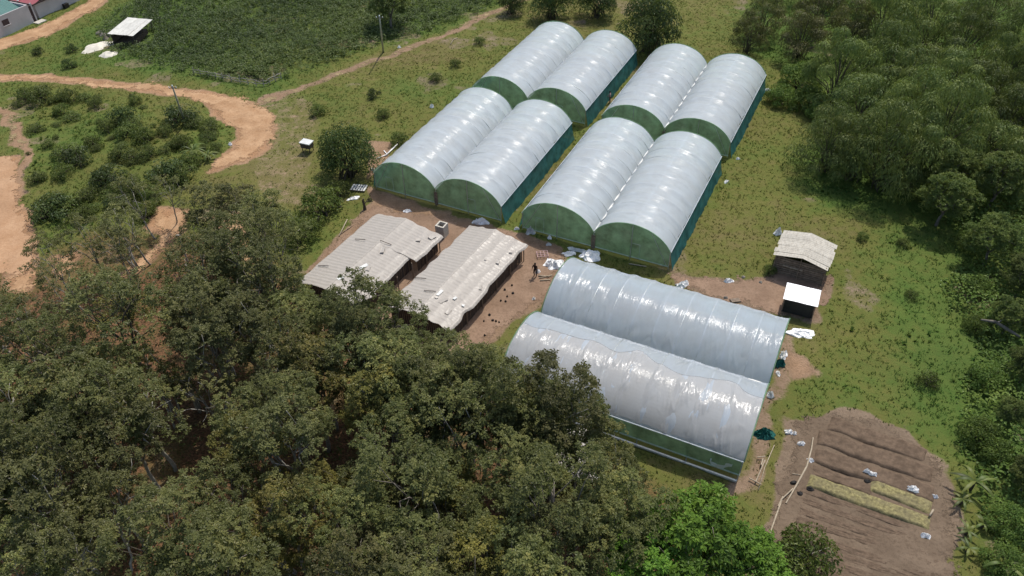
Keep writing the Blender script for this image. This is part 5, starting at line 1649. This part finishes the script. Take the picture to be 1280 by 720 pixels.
def blades(x, y, hh, ww, tint, rng, k=4, lean=.55):
    n = len(x)
    z = ground_z(x, y) - .02
    B = np.repeat(np.stack([x, y, z], -1), k, 0)
    B[:, :2] += rng.normal(0, .07, (n * k, 2))
    a = rng.uniform(0, 2 * np.pi, n * k)
    H = np.repeat(hh, k) * rng.uniform(.6, 1.3, n * k)
    dx = np.stack([np.cos(a), np.sin(a)], -1) * (H * lean * rng.uniform(.3, 1.5, n * k))[:, None]
    S = np.stack([-np.sin(a), np.cos(a), 0 * a], -1) * np.repeat(ww, k)[:, None]
    T = B.copy(); T[:, :2] += dx; T[:, 2] += H
    V = np.stack([B - S, B + S, T], 1).reshape(-1, 3)
    t = np.repeat(np.clip(np.repeat(tint, k) + rng.normal(0, .1, n * k), 0, 1), 3)
    return V, t


rng = np.random.default_rng(11)
N = 190000
x = rng.uniform(-98, 96, N); y = rng.uniform(24, 148, N)
so2, re2, lu2, li2 = cover(x, y)
# keep more tufts near the camera, none on bare soil
q = (rng.random(N) < (1 - np.clip(so2 * 1.25, 0, 1)) * (1 - .75 * li2)) & not_built(x, y) & visible(x, y) & (rng.random(N) < .35 + .65 * fbm(x, y, 2.2, 61))
q &= sdf_poly(CROP, x, y) < .5
x, y, lu2 = x[q], y[q], lu2[q]
hh = .07 + .16 * lu2 * vnoise(x * .5, y * .5, 5) + .06
V1, t1 = blades(x, y, hh, .03 + .03 * rng.random(len(x)), np.clip(lu2 * 1.0 + rng.normal(0, .12, len(x)), 0, 1), rng, 4, .8)
# coarse weeds in clusters
N = 26000
x = rng.uniform(-98, 96, N); y = rng.uniform(24, 148, N)
so2, re2, lu2, li2 = cover(x, y)
md = sstep(-2, 2, sdf_poly(MEADOW, x, y)) + sstep(-2, 2, sdf_poly(LUSH, x, y)) * .7
q = (rng.random(N) < (1 - np.clip(so2 * 1.4, 0, 1)) * (1 - .6 * li2) * (.012 + .5 * np.clip(md, 0, 1)) * sstep(.42, .62, fbm(x, y, 3.5, 71)) * np.where(sdf_poly(MEADOW, x, y) > 0, 1.0, .35)) & not_built(x, y) & visible(x, y)
x, y, lu2 = x[q], y[q], lu2[q]
V2, t2 = blades(x, y, .14 + .26 * rng.random(len(x)), .05 + .06 * rng.random(len(x)), np.clip(.3 + .5 * lu2 + rng.normal(0, .1, len(x)), 0, 1), rng, 9, .9)
V = np.vstack([V1, V2])
print('grass tris', len(V) // 3)
tag(link('grass', mesh_np('grass', V, np.arange(len(V)).reshape(-1, 3), 'grass', {'tint': np.concatenate([t1, t2])})), 'short olive green grass and weeds covering the farm ground', None, None, 'stuff')

# crop field: rows of leafy plants
N = 30000
x = rng.uniform(-75, 6, N); y = rng.uniform(92, 150, N)
sd = sdf_poly(CROP, x + (fbm(x, y, 3, 1) - .5) * 2, y + (fbm(x, y, 3, 2) - .5) * 2)
q = (sd > 0) & visible(x, y) & not_built(x, y) & (rng.random(N) < .3 + 1.1 * fbm(x, y, 5, 33) * sstep(0, 3, sd))
q &= ~(np.hypot(x - c[0], y - c[1]) < 0)
sc_ = np.array([sl_.location.x, sl_.location.y])
q &= np.hypot(x - sc_[0], y - sc_[1]) > 3.4
x, y, sd = x[q], y[q], sd[q]
k = 11
n = len(x)
hgt_ = rng.uniform(.5, 1.15, n) * (.6 + .6 * fbm(x, y, 9, 35))
C = np.repeat(np.stack([x, y, ground_z(x, y)], -1), k, 0)
C[:, :2] += rng.normal(0, .16, (n * k, 2)); C[:, 2] += np.repeat(hgt_, k) * rng.uniform(.35, 1.0, n * k)
D, S = leaf_dirs(n * k, rng, .1)
V = quads(C, D, S, rng.uniform(.22, .42, n * k), rng.uniform(.10, .2, n * k), .3)
br_ = np.clip(.48 + (fbm(x, y, 12, 44) - .5) * 1.3 + rng.normal(0, .14, n) + .5 * sstep(4, 0, sd) * (fbm(x, y, 4, 46)), 0, 1)
t = np.repeat(np.clip(np.repeat(br_, k) + rng.normal(0, .08, n * k), 0, 1), 4)
tag(link('crop_field', mesh_np('crop_field', V, qfaces(len(V)), 'leaf_crop', {'tint': t})), 'dark green leafy crop field filling the upper left', None, None, 'stuff')

# creepers and undergrowth along the right
N = 210000
x = rng.uniform(18, 92, N); y = rng.uniform(24, 132, N)
j = (fbm(x, y, 4, 91) - .5) * 4
sv = sdf_poly(VINE, x + j, y - j); sw = sdf_poly(RIGHTWOOD, x + j, y - j)
ins = np.maximum(sv, sw - 1.0)
top = (.35 + 1.7 * fbm(x, y, 4.5, 93) ** 1.2 + .5 * fbm(x, y, 1.3, 95)) * sstep(-.2, 3.0, ins)
q = (ins > -.2) & visible(x, y, 1) & (rng.random(N) < np.where(sv > 0, 1.0, .12))
x, y, top, sv = x[q], y[q], top[q], sv[q]
n = len(x)
C = np.stack([x, y, ground_z(x, y) + top * rng.uniform(.75, 1.05, n) + .08], -1)
D, S = leaf_dirs(n, rng, .15)
V = quads(C, D, S, rng.uniform(.2, .42, n), rng.uniform(.14, .30, n), .3)
t = np.repeat(np.clip(.45 + (fbm(x, y, 7, 97) - .5) * 1.2 + rng.normal(0, .16, n), 0, 1), 4)
print('undergrowth', n)
tag(link('undergrowth', mesh_np('undergrowth', V, qfaces(len(V)), 'leaf_vine', {'tint': t})), 'tangled green creepers and undergrowth along the right side', None, None, 'stuff')

# leaf litter and low weeds under the plantation
N = 70000
x = rng.uniform(-60, 22, N); y = rng.uniform(22, 80, N)
so2, re2, lu2, li2 = cover(x, y)
q = (rng.random(N) < li2 * (.25 + .75 * sstep(.42, .6, fbm(x, y, 3, 51)))) & visible(x, y) & not_built(x, y)
x, y = x[q], y[q]; n = len(x)
wd = rng.random(n) < .6
C = np.stack([x, y, ground_z(x, y) + np.where(wd, rng.uniform(.1, .6, n), .05)], -1)
D, S = leaf_dirs(n, rng, .2)
V = quads(C, D, S, rng.uniform(.15, .34, n), rng.uniform(.08, .16, n), .2)
tag(link('weeds', mesh_np('weeds', V, qfaces(len(V)), ['leaf_shrub', 'dry_leaf'], {'tint': np.repeat(rng.uniform(.1, .9, n), 4)}, midx=np.where(wd, 0, 1))), 'low weeds and fallen leaves under the plantation trees', None, None, 'stuff')
